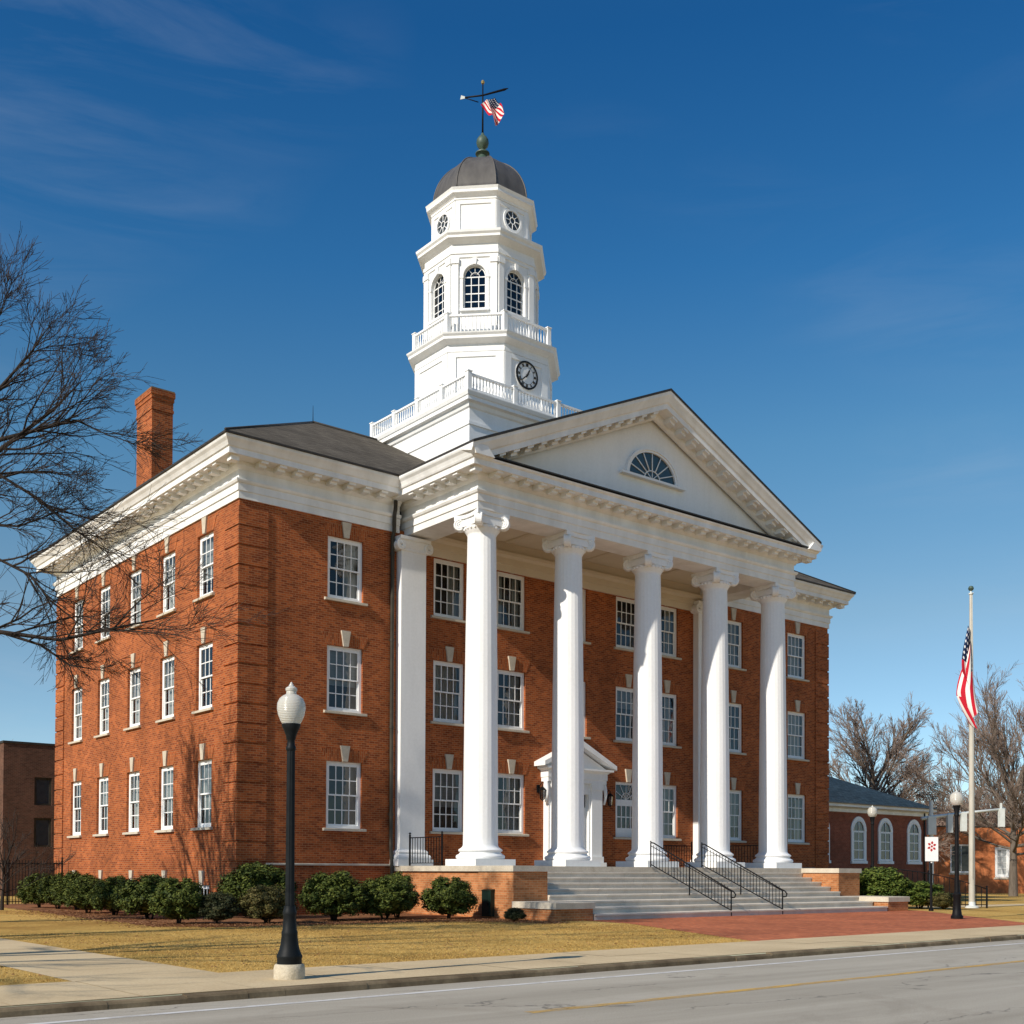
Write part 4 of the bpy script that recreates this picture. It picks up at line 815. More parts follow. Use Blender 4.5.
# belfry with round-headed windows
TX, TY = TX - 0.11, TY + 0.09
b2 = 2.45; hw2 = b2 * math.tan(math.pi / 8); aw, az0, azs = 0.50, 26.2, 27.66
m = MB()
octo(m, [(b2 - 0.02, 24.8), (b2 - 0.02, az0 - 0.1)]); octo(m, [(b2, 28.45), (b2 + 0.05, 28.48), (b2 + 0.05, 28.62), (b2 + 0.09, 28.63), (b2 + 0.09, 28.78), (b2 + 0.03, 28.80), (b2 + 0.03, 29.06), (b2 + 0.14, 29.14), (b2 + 0.33, 29.24), (b2 + 0.33, 29.34), (b2 + 0.40, 29.42), (b2 + 0.42, 29.52), (0.5, 29.55)])
def belf(t_):
    y = -b2; z0, z1 = az0 - 0.1, 28.46; NA = 14
    t_.face([(-hw2, y, z0), (-aw, y, z0), (-aw, y, z1), (-hw2, y, z1)]); t_.face([(aw, y, z0), (hw2, y, z0), (hw2, y, z1), (aw, y, z1)]); t_.face([(-aw, y, z0), (aw, y, z0), (aw, y, az0), (-aw, y, az0)])
    for i in range(NA):
        a, b = math.pi * i / NA, math.pi * (i + 1) / NA; xa, za, xb, zb = aw * math.cos(a), azs + aw * math.sin(a), aw * math.cos(b), azs + aw * math.sin(b)
        t_.face([(xa, y, za), (xa, y, z1), (xb, y, z1), (xb, y, zb)]); t_.face([(xa, y, za), (xb, y, zb), (xb, y + 0.2, zb), (xa, y + 0.2, za)])
        r0, r1 = aw, aw + 0.13; A0, A1, B0, B1 = [(r_ * math.cos(q_), azs + r_ * math.sin(q_)) for q_ in (a, b) for r_ in (r0, r1)][:4] if False else ((r0 * math.cos(a), azs + r0 * math.sin(a)), (r1 * math.cos(a), azs + r1 * math.sin(a)), (r0 * math.cos(b), azs + r0 * math.sin(b)), (r1 * math.cos(b), azs + r1 * math.sin(b)))
        t_.face([(A0[0], y - 0.05, A0[1]), (A1[0], y - 0.05, A1[1]), (B1[0], y - 0.05, B1[1]), (B0[0], y - 0.05, B0[1])]); t_.face([(A1[0], y - 0.05, A1[1]), (A1[0], y, A1[1]), (B1[0], y, B1[1]), (B1[0], y - 0.05, B1[1])]); t_.face([(A0[0], y - 0.05, A0[1]), (A0[0], y, A0[1]), (B0[0], y, B0[1]), (B0[0], y - 0.05, B0[1])])
    for s in (-1, 1):
        t_.face([(s * aw, y, az0), (s * aw, y + 0.2, az0), (s * aw, y + 0.2, azs), (s * aw, y, azs)])
        xa, xb = sorted((s * (aw + 0.02), s * (aw + 0.13))); t_.box(xa, xb, y - 0.05, y, az0, azs - 0.02); t_.box(xa - 0.03, xb + 0.03, y - 0.07, y, azs - 0.1, azs)
        xa, xb = sorted((s * (hw2 - 0.30), s * (hw2 - 0.02))); t_.box(xa, xb, y - 0.08, y, 24.85, 28.2); t_.box(xa - 0.03, xb + 0.03, y - 0.12, y, 28.2, 28.44)
    t_.prism([(-0.07, azs + aw - 0.02), (0.07, azs + aw - 0.02), (0.10, azs + aw + 0.26), (-0.10, azs + aw + 0.26)], y - 0.10, y, 'y'); t_.box(-aw - 0.15, aw + 0.15, y - 0.1, y + 0.1, az0 - 0.1, az0)
on_faces(m, belf)
m.build('belfry', M['white'], house)
def arched_window(k):
    m = MB(); a_ = aw - 0.005; y = 0.10
    m.box(-a_, -a_ + 0.05, y, y + 0.05, 0, azs - az0); m.box(a_ - 0.05, a_, y, y + 0.05, 0, azs - az0); m.box(-a_ + 0.05, a_ - 0.05, y, y + 0.05, 0, 0.06)
    H_ = azs - az0
    m.tube([((a_ - 0.03) * math.cos(math.pi * i / 14), y + 0.03, H_ + (a_ - 0.03) * math.sin(math.pi * i / 14)) for i in range(15)], 0.035, 4)
    for x in (-a_ / 3, a_ / 3): m.box(x - 0.017, x + 0.017, y + 0.01, y + 0.045, 0.06, H_)
    for j in range(1, 5): m.box(-a_ + 0.05, a_ - 0.05, y + 0.012, y + 0.043, H_ * j / 4 - (0.03 if j in (2, 4) else 0.017), H_ * j / 4 + 0.017)
    for a in (50, 90, 130): m.tube([(0.12 * math.cos(R_(a)), y + 0.03, H_ + 0.12 * math.sin(R_(a))), (a_ * math.cos(R_(a)), y + 0.03, H_ + a_ * math.sin(R_(a)))], 0.016, 4)
    m.tube([(0.2 * math.cos(math.pi * i / 8), y + 0.03, H_ + 0.2 * math.sin(math.pi * i / 8)) for i in range(9)], 0.016, 4)
    o = m.build('arched_window', M['white'], house); gl = MB(); gl.face([(-a_, y + 0.03, 0), (a_, y + 0.03, 0)] + [(a_ * math.cos(math.pi * i / 14), y + 0.03, H_ + a_ * math.sin(math.pi * i / 14)) for i in range(15)]); gl.build('pane', M['glass'], o); return o
aw0 = arched_window(0)
for k in range(8):
    o = aw0 if k == 0 else copy_tree(aw0); a = k * math.pi / 4; o.location = (TX + b2 * math.sin(a), TY - b2 * math.cos(a), az0); o.rotation_euler = (0, 0, a)
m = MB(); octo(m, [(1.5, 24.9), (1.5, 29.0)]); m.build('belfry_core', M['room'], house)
# upper stage with round windows
b3 = 2.16; hw3 = b3 * math.tan(math.pi / 8); m = MB()
octo(m, [(b3, 29.5), (b3, 31.18), (b3 + 0.06, 31.22), (b3 + 0.06, 31.30), (b3 + 0.20, 31.42), (b3 + 0.26, 31.44), (b3 + 0.26, 31.55), (b3 + 0.31, 31.66), (0.4, 31.68)])
def up(t_):
    y = -b3; t_.box(-hw3 + 0.01, -hw3 + 0.20, y - 0.05, y, 29.55, 31.18); t_.box(hw3 - 0.20, hw3 - 0.01, y - 0.05, y, 29.55, 31.18); t_.box(-hw3 + 0.2, hw3 - 0.2, y - 0.048, y, 31.02, 31.18); t_.box(-hw3 + 0.2, hw3 - 0.2, y - 0.048, y, 29.55, 29.85)
on_faces(m, up)
m.build('upper_stage', M['white'], house)
dglass = mottled('dark_tower_glass', (0.03, 0.04, 0.05), (0.05, 0.065, 0.075), 2, 0.06, 0.6)
def round_window():
    m = MB(); y = -0.03
    for i in range(28):
        a, b = 2 * math.pi * i / 28, 2 * math.pi * (i + 1) / 28; P = lambda r_, q_, yy: (r_ * math.cos(q_), yy, r_ * math.sin(q_))
        m.face([P(0.42, a, y - 0.06), P(0.52, a, y - 0.06), P(0.52, b, y - 0.06), P(0.42, b, y - 0.06)]); m.face([P(0.52, a, y - 0.06), P(0.52, a, 0.02), P(0.52, b, 0.02), P(0.52, b, y - 0.06)]); m.face([P(0.42, a, y - 0.06), P(0.42, a, 0.0), P(0.42, b, 0.0), P(0.42, b, y - 0.06)])
    for i in range(8): a = i * math.pi / 4; m.tube([(0.12 * math.cos(a), y - 0.02, 0.12 * math.sin(a)), (0.43 * math.cos(a), y - 0.02, 0.43 * math.sin(a))], 0.02, 4)
    m.tube([(0.14 * math.cos(i * math.pi / 8), y - 0.02, 0.14 * math.sin(i * math.pi / 8)) for i in range(17)], 0.022, 4)
    o = m.build('round_window', M['white'], house); gl = MB(); gl.face([(0.43 * math.cos(2 * math.pi * i / 24), y + 0.01, 0.43 * math.sin(2 * math.pi * i / 24)) for i in range(24)]); gl.build('pane', dglass, o); return o
rw0 = round_window()
for k in range(4):
    o = rw0 if k == 0 else copy_tree(rw0); a = k * math.pi / 2; o.location = (TX + b3 * math.sin(a), TY - b3 * math.cos(a), 30.50); o.rotation_euler = (0, 0, a)
# dome: eight gores with raised seams
m = MB(); prof = [(b3 + 0.10, 31.68), (b3 + 0.10, 31.74)] + [(2.13 * math.cos(q_), 31.76 + 2.34 * math.sin(q_)) for q_ in [i * math.pi / 2 / 14 for i in range(14)]] + [(0.16, 34.27)]
rr8 = 1 / math.cos(math.pi / 8); rings = [[(TX + r_ * rr8 * math.cos(math.pi / 8 + k * math.pi / 4), TY + r_ * rr8 * math.sin(math.pi / 8 + k * math.pi / 4), z) for k in range(8)] for r_, z in prof]
for k in range(8):
    vs = [p_ for rg in rings for p_ in (rg[k], rg[(k + 1) % 8])]; m.idx(vs, [(2 * i, 2 * i + 1, 2 * i + 3, 2 * i + 2) for i in range(len(rings) - 1)], 0, True)
    m.tube([rg[k] for rg in rings[2:]], 0.035, 5)
m.build('dome', M['dome'], house)
m = MB(); m.lathe([(0.36, 34.18), (0.34, 34.26), (0.24, 34.34), (0.20, 34.45), (0.24, 34.5), (0.33, 34.55), (0.33, 34.6), (0.14, 34.66), (0.10, 34.76), (0.14, 34.82), (0.25, 34.93), (0.29, 35.08), (0.27, 35.22), (0.18, 35.36), (0.09, 35.44), (0.07, 35.52), (0.05, 35.54)], 20, (TX, TY, 0)); fn_ = m.build('finial', M['verdigris'], house)
m = MB(); m.tube([(TX, TY, 35.5), (TX, TY, 37.86)], [0.045, 0.028], 8); m.build('spindle', M['iron'], fn_)
m = MB(); m.lathe([(0, -0.09), (0.06, -0.07), (0.09, 0), (0.06, 0.07), (0, 0.09)], 12, (TX, TY, 37.92)); m.build('gilt_ball', M['gilt'], fn_)
# ------------------------------------------------------------------ street furniture
def lamp_globe(o, z, r, fin=True):
    m = MB(); s = r / 0.18
    m.lathe([(0.10 * s, 0), (0.132 * s, 0.05 * s), (0.165 * s, 0.13 * s), (0.18 * s, 0.21 * s), (0.176 * s, 0.28 * s), (0.15 * s, 0.34 * s), (0.11 * s, 0.375 * s), (0.07 * s, 0.395 * s)] if fin else [(0.10 * s, 0.02), (0.15 * s, 0.06 * s), (0.18 * s, 0.15 * s), (0.185 * s, 0.22 * s), (0.17 * s, 0.30 * s), (0.12 * s, 0.37 * s), (0.04 * s, 0.40 * s)], 28, (0, 0, z)); g_ = m.build('globe', M['globe'], o)
    m = MB()
    if fin: m.lathe([(0.068 * s, 0.39 * s), (0.062 * s, 0.43 * s), (0.075 * s, 0.45 * s), (0.072 * s, 0.475 * s), (0.035 * s, 0.50 * s), (0.03 * s, 0.515 * s), (0.0, 0.56 * s)], 16, (0, 0, z)); m.build('cap_finial', M['globe'], g_)
    else: m.lathe([(0.05 * s, 0.395 * s), (0.02 * s, 0.42 * s), (0.012 * s, 0.44 * s), (0, 0.47 * s)], 12, (0, 0, z)); m.build('cap_finial', M['galv'], g_)
lp = thing('street_lamp', 'tall black cast iron street lamp with urn shaped globe on round concrete footing', 'street lamp', (-9.595, -21.485, 0))
m = MB(); m.lathe([(0.205, -0.1), (0.215, 0.02), (0.215, 0.16), (0.205, 0.20), (0.19, 0.215), (0.0, 0.215)], 28); m.build('footing', M['lampstone'], lp)
m = MB(); n = 16
m.lathe([(0.172, 0.215), (0.172, 0.29), (0.18, 0.31), (0.18, 0.33), (0.163, 0.36), (0.14, 0.42), (0.124, 0.50), (0.112, 0.60), (0.113, 0.63), (0.113, 0.66), (0.10, 0.69), (0.092, 0.80), (0.088, 0.88), (0.095, 0.90), (0.097, 0.94), (0.085, 0.97), (0.078, 1.02)], 20); m.build('base', M['iron_green'], lp)
m = MB(); vs = []; fs = []; nn_ = 32
for z in (1.0, 1.6, 2.2, 2.8, 3.22):
    r_ = 0.066 - 0.008 * (z - 1.0) / 2.4
    for k in range(nn_): rr = r_ * (1 - (0.10 if k % 4 in (1, 2) else 0.0)); vs.append((rr * math.cos(2 * math.pi * k / nn_), rr * math.sin(2 * math.pi * k / nn_), z))
for i in range(4):
    for k in range(nn_): fs.append((i * nn_ + k, i * nn_ + (k + 1) % nn_, (i + 1) * nn_ + (k + 1) % nn_, (i + 1) * nn_ + k))
m.idx(vs, fs, 0, True); m.lathe([(0.058, 3.18), (0.07, 3.20), (0.07, 3.24), (0.055, 3.26), (0.052, 3.33), (0.066, 3.35), (0.07, 3.39), (0.105, 3.48), (0.13, 3.53), (0.13, 3.56), (0.0, 3.56)], 20); m.build('post', M['iron_green'], lp)
lamp_globe(lp, 3.54, 0.198)
def small_lamp(label, loc, h, r, fin=False):
    o = thing('street_lamp', label, 'street lamp', loc); m = MB(); m.lathe([(0.20, -0.05), (0.20, 0.10), (0.16, 0.14), (0.13, 0.35), (0.12, 0.75), (0.14, 0.78), (0.14, 0.84), (0.085, 0.90), (0.08, 1.2)], 16); m.build('base', M['iron'], o)
    m = MB(); m.lathe([(0.075, 1.1), (0.065, h - 0.35), (0.085, h - 0.33), (0.085, h - 0.28), (0.07, h - 0.24), (0.12, h - 0.02), (0.13, h + 0.02), (0.0, h + 0.02)], 14); m.build('post', M['iron'], o); lamp_globe(o, h, r, fin); return o
small_lamp('black street lamp with round white globe standing at the right end of the brick plaza', (18.74, -15.11, 0), 3.78, 0.215)
small_lamp('distant black street lamp with small grey globe in front of the arched windows', (31.25, -3.5, 0), 4.2, 0.23)

fp = thing('flagpole', 'tall pale metal flagpole with ball finial on the right lawn', 'flagpole', (31.1, -8.67, 0))
m = MB(); m.lathe([(0.30, -0.05), (0.30, 0.06), (0.16, 0.12), (0.14, 0.25), (0.13, 0.3)], 18); m.build('base', M['galv'], fp)
m = MB(); m.lathe([(0.135, 0.1), (0.13, 2.5), (0.115, 7.0), (0.085, 11.5), (0.065, 14.0)], 18); m.build('pole', M['flagpole'], fp)
m = MB(); m.lathe([(0.07, 13.95), (0.10, 13.97), (0.10, 14.02), (0.04, 14.05), (0.03, 14.12)], 14); m.tube([(-0.05, -0.09, 14.0), (-0.16, -0.2, 13.98)], 0.02, 5); m.build('truck', M['galv'], fp)
m = MB(); m.lathe([(0.0, 14.10), (0.09, 14.15), (0.125, 14.23), (0.09, 14.32), (0.0, 14.36)], 16); m.build('ball', M['verdigris'], fp)
m = MB(); m.tube([(-0.12, -0.14, 13.9), (-0.16, -0.18, 8), (-0.14, -0.12, 1.3)], 0.008, 4); m.build('halyard', M['galv'], fp)
def flag(name, label, loc, nu, nv, fn):
    m = MB(); vs = []; P = [[fn(i / nu, j / nv) for j in range(nv + 1)] for i in range(nu + 1)]
    for i in range(nu):
        for j in range(nv):
            m.face([P[i][j], P[i + 1][j], P[i + 1][j + 1], P[i][j + 1]], 0, True, [(i / nu, j / nv), ((i + 1) / nu, j / nv), ((i + 1) / nu, (j + 1) / nv), (i / nu, (j + 1) / nv)])
    o = m.build(name, M['flag'], None, loc); tag(o, label, 'flag'); return o
AXR = Vector((0.776, -0.630, 0)); AXF = Vector((0.63, 0.776, 0))
def limp(u, v):
    # hoist edge gathered near the pole top, the fly hanging straight down in folds
    sv = 1 - v
    z = 12.55 - sv * 1.35 * (1 - 0.25 * u) - u * 3.55 + 0.10 * math.sin(u * 5 + v * 3)
    wdt = 0.10 + 0.62 * min(1, u * 1.7) * (1 - 0.25 * max(0, u - 0.6))
    off = -0.10 - wdt * (0.5 + 0.5 * math.cos(sv * 6.5 + u * 1.6)) * (0.45 + 0.75 * math.sin(math.pi * min(1, 0.25 + u * 0.75)) * (1 if True else 0)) + 0.30 * u
    dep = -0.16 - 0.16 * math.sin(sv * 11 + u * 3) * (0.4 + u) - 0.08 * u
    p_ = AXR * off + AXF * dep; return (p_.x, p_.y, z)
flag('flag', 'red, white and blue flag hanging limp beside the tall flagpole', (31.1, -8.67, 0), 40, 52, limp)

def rod(m, a, b, w):                                      # square bar
    m.tube([a, b], w * 0.72, 4, 0, False)
wv = thing('weathervane', 'dark weathervane arrow with pale tail on the spindle above the dome', 'weathervane', (TX, TY, 37.25))
m = MB(); e0 = -AXR * 0.92 + Vector((0, 0, -0.05)); e1 = AXR * 1.18 + Vector((0, 0, 0.40)); m.tube([e0 * 0.9, Vector((0, 0, 0.06)), e1 * 0.85, e1], [0.035, 0.04, 0.055, 0.01], 6); m.tube([e0 * 0.9 + Vector((0, 0, -0.02)), AXR * -0.2 + Vector((0, 0, -0.26))], 0.022, 5); m.build('arrow', M['iron'], wv)
m = MB(); m.prism([(-0.12, -0.09), (0.10, -0.04), (0.10, 0.05), (-0.08, 0.10)], -0.012, 0.012, 'y'); o = m.build('tail', M['galv'], wv, e0); o.rotation_euler = (0, 0, math.atan2(AXR.y, AXR.x))
def cupf(u, v):                                            # blown into a twisted bunch
    w = 0.10 * math.sin(u * 9 + v * 4) * (0.25 + u); off = -0.10 + 0.64 * u + 0.62 * v * (1 - 0.15 * u) + 0.06 * math.sin(v * 7 + u * 3); z = -0.42 - 0.86 * u + 0.40 * v + 0.10 * math.sin(v * 6) * (1 - u) + w * 0.7
    dep = 0.22 * math.sin(u * 6 + v * 7) * (0.3 + u) - 0.15; p_ = AXR * off + AXF * dep; return (p_.x, p_.y, z)
flag('flag', 'small bunched red, white and blue flag flying from the dome spindle', (TX, TY, 37.2), 26, 20, cupf)

# iron railings of the steps: handrail, bottom rail, balusters, posts
def stair_rail(x, label):
    o = thing('stair_railing', label, 'railing', (x, -5.3, 0), 0, 'iron railings on the front steps'); y0, y1 = 0.05, -3.85; zt, zb = PL, 0.10
    m = MB(); m.tube([(0, y0, zt + 0.92), (0, y0 - 0.15, zt + 0.90), (0, y1 + 0.15, zb + 0.86), (0, y1 - 0.10, zb + 0.76), (0, y1 - 0.2, zb + 0.66), (0, y1 - 0.16, zb + 0.56), (0, y1 - 0.04, zb + 0.55)], 0.026, 7); m.build('handrail', M['iron'], o)
    m = MB(); rod(m, (0, y0, zt + 0.10), (0, y1, zb + 0.10), 0.03); rod(m, (0, y0, zt + 0.80), (0, y1, zb + 0.76), 0.02); n = 26
    for i in range(1, n):
        t_ = i / n; y = y0 + (y1 - y0) * t_; z = zt + (zb - zt) * t_; rod(m, (0, y, z + 0.1), (0, y, z + 0.88), 0.016)
    m.build('balusters', M['iron'], o)
    for t_ in (0.0, 0.5, 1.0):
        y = y0 + (y1 - y0) * t_; z = zt + (zb - zt) * t_; k = math.floor((y + 5.3 + 3.85) / tread + 1e-6); zz = zt if t_ == 0 else max(0.0, z - 0.22) if t_ < 1 else 0.0
        m = MB(); rod(m, (0, y, zz), (0, y, z + 0.93 - (0.12 if t_ == 1 else 0)), 0.034)
        if t_ == 0: m.lathe([(0.0, -0.03), (0.035, 0), (0, 0.035)], 8, (0, y, z + 0.96))
        m.build('post', M['iron'], o)
stair_rail(14.30, 'black iron stair railing down the middle of the grey steps'); stair_rail(17.15, 'black iron stair railing down the right part of the grey steps')
def porch_rail(p0, p1, label, h=1.02):
    o = thing('porch_railing', label, 'railing', (p0[0], p0[1], PL), 0, 'iron railings on the portico floor'); d = Vector((p1[0] - p0[0], p1[1] - p0[1], 0)); L = d.length; u = d.normalized(); m = MB()
    rod(m, (0, 0, h), tuple(d + Vector((0, 0, h))), 0.035); rod(m, (0, 0, 0.1), tuple(d + Vector((0, 0, 0.1))), 0.025); m.build('rails', M['iron'], o); m = MB(); n = int(L / 0.16)
    for i in range(1, n): q_ = u * (L * i / n); rod(m, (q_.x, q_.y, 0.1), (q_.x, q_.y, h), 0.018)
    m.build('balusters', M['iron'], o)
    for q_ in (Vector(), d):
        m = MB(); rod(m, (q_.x, q_.y, 0), (q_.x, q_.y, h + 0.12), 0.05); m.lathe([(0, -0.05), (0.05, 0), (0, 0.05)], 8, (q_.x, q_.y, h + 0.16)); m.build('post', M['iron'], o)
porch_rail((6.45, -0.75), (6.45, -2.75), 'black iron railing on the left edge of the portico beside the flat pilaster'); porch_rail((23.75, -0.75), (23.75, -2.9), 'black iron railing at the right end of the portico floor behind the columns')
porch_rail((18.2, -1.6), (20.6, -1.6), 'dark iron railing on the portico floor under the windows right of the door', 0.95)

def wall_lantern(x, z, label):
    o = thing('wall_lantern', label, 'lantern', (x, -0.02, z), 0, 'black lanterns beside the door'); m = MB(); m.box(-0.07, 0.07, -0.03, 0.02, -0.12, 0.2); m.tube([(0, -0.03, 0.1), (0, -0.2, 0.26), (0, -0.27, 0.2), (0, -0.27, 0.1)], 0.018, 6); m.build('bracket', M['iron'], o)
    m = MB(); m.lathe([(0.0, 0.14), (0.05, 0.10), (0.15, 0.0), (0.15, -0.02)], 6, (0, -0.27, 0)); m.lathe([(0.09, -0.40), (0.03, -0.44), (0.0, -0.50)], 6, (0, -0.27, 0)); m.disc(0.09, -0.40, 6, (0, -0.27, 0))
    for k in range(6): a = k * math.pi / 3; m.tube([(0.135 * math.cos(a), -0.27 + 0.135 * math.sin(a), -0.02), (0.09 * math.cos(a), -0.27 + 0.09 * math.sin(a), -0.40)], 0.012, 4)
    m.build('cage', M['iron'], o); m = MB(); m.lathe([(0.12, -0.03), (0.08, -0.39)], 6, (0, -0.27, 0)); m.build('panes', M['glass'], o)
wall_lantern(13.18, 4.85, 'black wall lantern on the brick left of the door case'); wall_lantern(16.95, 4.75, 'black wall lantern on the brick right of the door case')

ub = thing('utility_cabinet', 'dark green utility cabinet against the sunlit brick plinth', 'cabinet', (6.16, -5.85, 0), R_(-90)); m = MB(); m.box(-0.24, 0.24, -0.15, 0, 0.06, 0.90); m.prism([(-0.17, 0.90), (-0.17, 0.92), (0.0, 0.95), (0.0, 0.90)], -0.26, 0.26, 'x'); m.build('housing', M['utility'], ub); m = MB(); m.box(-0.2, 0.2, -0.165, -0.15, 0.12, 0.85); d_ = m.build('door', M['utility'], ub); m = MB(); m.box(0.11, 0.14, -0.19, -0.165, 0.42, 0.52); m.build('handle', M['iron'], d_)

# sign on a dark post
sg = thing('sign', 'white sign with a red emblem on a dark post right of the annex', 'sign', (25.66, -9.97, 0), R_(50.9 - 90)); m = MB(); m.lathe([(0.10, -0.05), (0.10, 0.08), (0.055, 0.12), (0.05, 2.2)], 10); m.build('post', M['iron'], sg)
m = MB(); m.box(-0.26, 0.26, -0.09, -0.05, 2.02, 3.0); m.box(-0.03, 0.03, -0.05, 0.02, 1.95, 2.9); sp = m.build('panel', M['white'], sg)
m = MB(); rr_ = random.Random(5)
for k in range(6):                                        # flower-like emblem with broken strokes
    a = k * math.pi / 3 + 0.4; c_ = (0.125 * math.cos(a), 2.62 + 0.15 * math.sin(a)); w_ = 0.07
    m.prism([(c_[0] + w_ * math.cos(a + q_) * s_, c_[1] + w_ * math.sin(a + q_) * s_) for q_, s_ in ((0, 1), (1.3, 0.75), (2.6, 0.9), (3.7, 0.9), (5.0, 0.7))], -0.095, -0.088, 'y')
m.prism([(0.05 * math.cos(i * 1.05), 2.62 + 0.05 * math.sin(i * 1.05)) for i in range(6)], -0.095, -0.088, 'y'); m.build('emblem', M['red'], sp)

# traffic signal far beyond the lawn: pole, mast arm and heads
ts = thing('traffic_signal', 'distant traffic signal with long pale mast arm and hanging signal heads', 'traffic signal', (38.9, -1.97, 0), R_(-34)); m = MB(); m.lathe([(0.2, 0), (0.2, 0.15), (0.13, 0.2), (0.10, 5.4)], 12); m.build('pole', M['galv'], ts)
m = MB(); m.tube([(-0.55, 0, 4.42), (0, 0, 4.52), (2.1, 0, 4.78), (4.1, 0, 5.0)], [0.09, 0.09, 0.075, 0.06], 8); m.build('mast_arm', M['galv'], ts)
for i, (x, z) in enumerate(((-0.02, 4.50), (0.98, 4.62), (1.75, 4.70), (3.85, 4.95))):
    m = MB(); m.box(x - (0.22 if i == 0 else 0.14), x + (0.22 if i == 0 else 0.14), -0.18, 0.05, z - 0.92, z + 0.05); m.box(x - 0.05, x + 0.05, -0.06, 0.02, z, z + 0.35 if i == 3 else z + 0.12); h_ = m.build('signal_head', M['galv'], ts); 
    for j in range(3):
        m = MB(); n = 12; zc = z - 0.16 - j * 0.28
        m.prism([(x + 0.10 * math.cos(2 * math.pi * k / n), zc + 0.10 * math.sin(2 * math.pi * k / n)) for k in range(n)], 0.05, 0.09, 'y'); m.build('lens', M['black'], h_)

# ------------------------------------------------------------------ fences
def iron_fence(label, p0, p1, h, step=0.13, curve=None):
    o = thing('iron_fence', label, 'fence', (p0[0], p0[1], 0)); d = Vector((p1[0] - p0[0], p1[1] - p0[1], 0)); L = d.length; u = d.normalized(); H_ = (lambda s: h) if curve is None else curve
    m = MB()
    for f_ in (0.0, 1.0):
        n = 12; m.tube([tuple(u * (L * i / n) + Vector((0, 0, 0.15 if f_ == 0 else H_(i / n) - 0.15 if curve is None else H_(i / n)))) for i in range(n + 1)], 0.022, 5)
    m.build('rails', M['iron'], o); m = MB(); n = int(L / step)
    for i in range(n + 1):
        q_ = u * (L * i / n); rod(m, (q_.x, q_.y, 0.05), (q_.x, q_.y, H_(i / n)), 0.024)
    m.build('pickets', M['iron'], o); k = max(1, round(L / 2.4))
    for i in range(k + 1):
        q_ = u * (L * i / k); m = MB(); rod(m, (q_.x, q_.y, 0), (q_.x, q_.y, H_(i / k) + 0.06), 0.06); m.lathe([(0, -0.05), (0.05, 0), (0, 0.06)], 6, (q_.x, q_.y, H_(i / k) + 0.1)); m.build('post', M['iron'], o)
iron_fence('tall black iron picket fence between the side wall and the left building', (-14.0, 16.6), (-0.3, 16.6), 1.95)
iron_fence('low dark iron railing with curved top behind the right shrubs', (28.6, -5.2), (31.4, -9.2), 1.5, 0.22, lambda s: 1.75 - 0.9 * s * s)

# ------------------------------------------------------------------ neighbouring buildings
def simple_window(parent, w, h, loc, rz, cols, rows, name='window', dark=True, cw=0.12, sill=True, frame='white'):
    m = MB(); casing_bits(m, w, h, cw, -0.03, 0.1); sash_bits(m, -w / 2 + cw, w / 2 - cw, cw * 0.9, h - cw, 0.0, 0.06, cols, rows); o = m.build(name, M[frame], parent, loc, rz)
    m = MB(); m.face([(-w / 2 + 0.05, 0.04, 0.05), (w / 2 - 0.05, 0.04, 0.05), (w / 2 - 0.05, 0.04, h - 0.05), (-w / 2 + 0.05, 0.04, h - 0.05)]); m.build('pane', dglass if dark else M['blind'], o)
    if sill: m = MB(); m.box(-w / 2 - 0.1, w / 2 + 0.1, -0.12, 0.0, -0.14, -0.001); m.build('sill', M['stone'], o)
    return o
# annex with round-headed windows
an = thing('annex', 'low red brick annex with round-headed white windows and grey hipped roof', 'building', (XR + 0.02, 4.0, 0)); AL, AD, AH = 15.7, 11.0, 5.35
m = MB(); m.box(0, AL, 0, AD, -0.2, AH); m.box(-0.0, AL + 0.04, -0.04, 0.0, -0.2, 0.7, skip='k'); m.build('wall', M['brick_annex'], an)
m = MB(); m.sweep([(0, AH - 0.32), (0.05, AH - 0.3), (0.05, AH - 0.12), (0.12, AH - 0.08), (0.42, AH - 0.02), (0.42, AH + 0.12), (0.46, AH + 0.18)], [(0, 0), (AL, 0), (AL, AD), (0, AD)]); m.build('cornice', M['white_stain'], an)
m = MB(); e_ = 0.5; z0 = AH + 0.18; ry = AD / 2; rz_ = z0 + 0.44 * (ry + e_)
roof_face(m, [(0, -e_, z0), (AL + e_, -e_, z0), (AL - ry, ry, rz_), (0, ry, rz_)]); roof_face(m, [(AL + e_, -e_, z0), (AL + e_, AD + e_, z0), (AL - ry, ry, rz_)]); roof_face(m, [(AL + e_, AD + e_, z0), (0, AD + e_, z0), (0, ry, rz_), (AL - ry, ry, rz_)])
m.box(0, AL + e_ + 0.001, -e_ - 0.001, -e_ + 0.1, z0 - 0.05, z0 + 0.004); m.build('roof', M['roof_grey'], an)
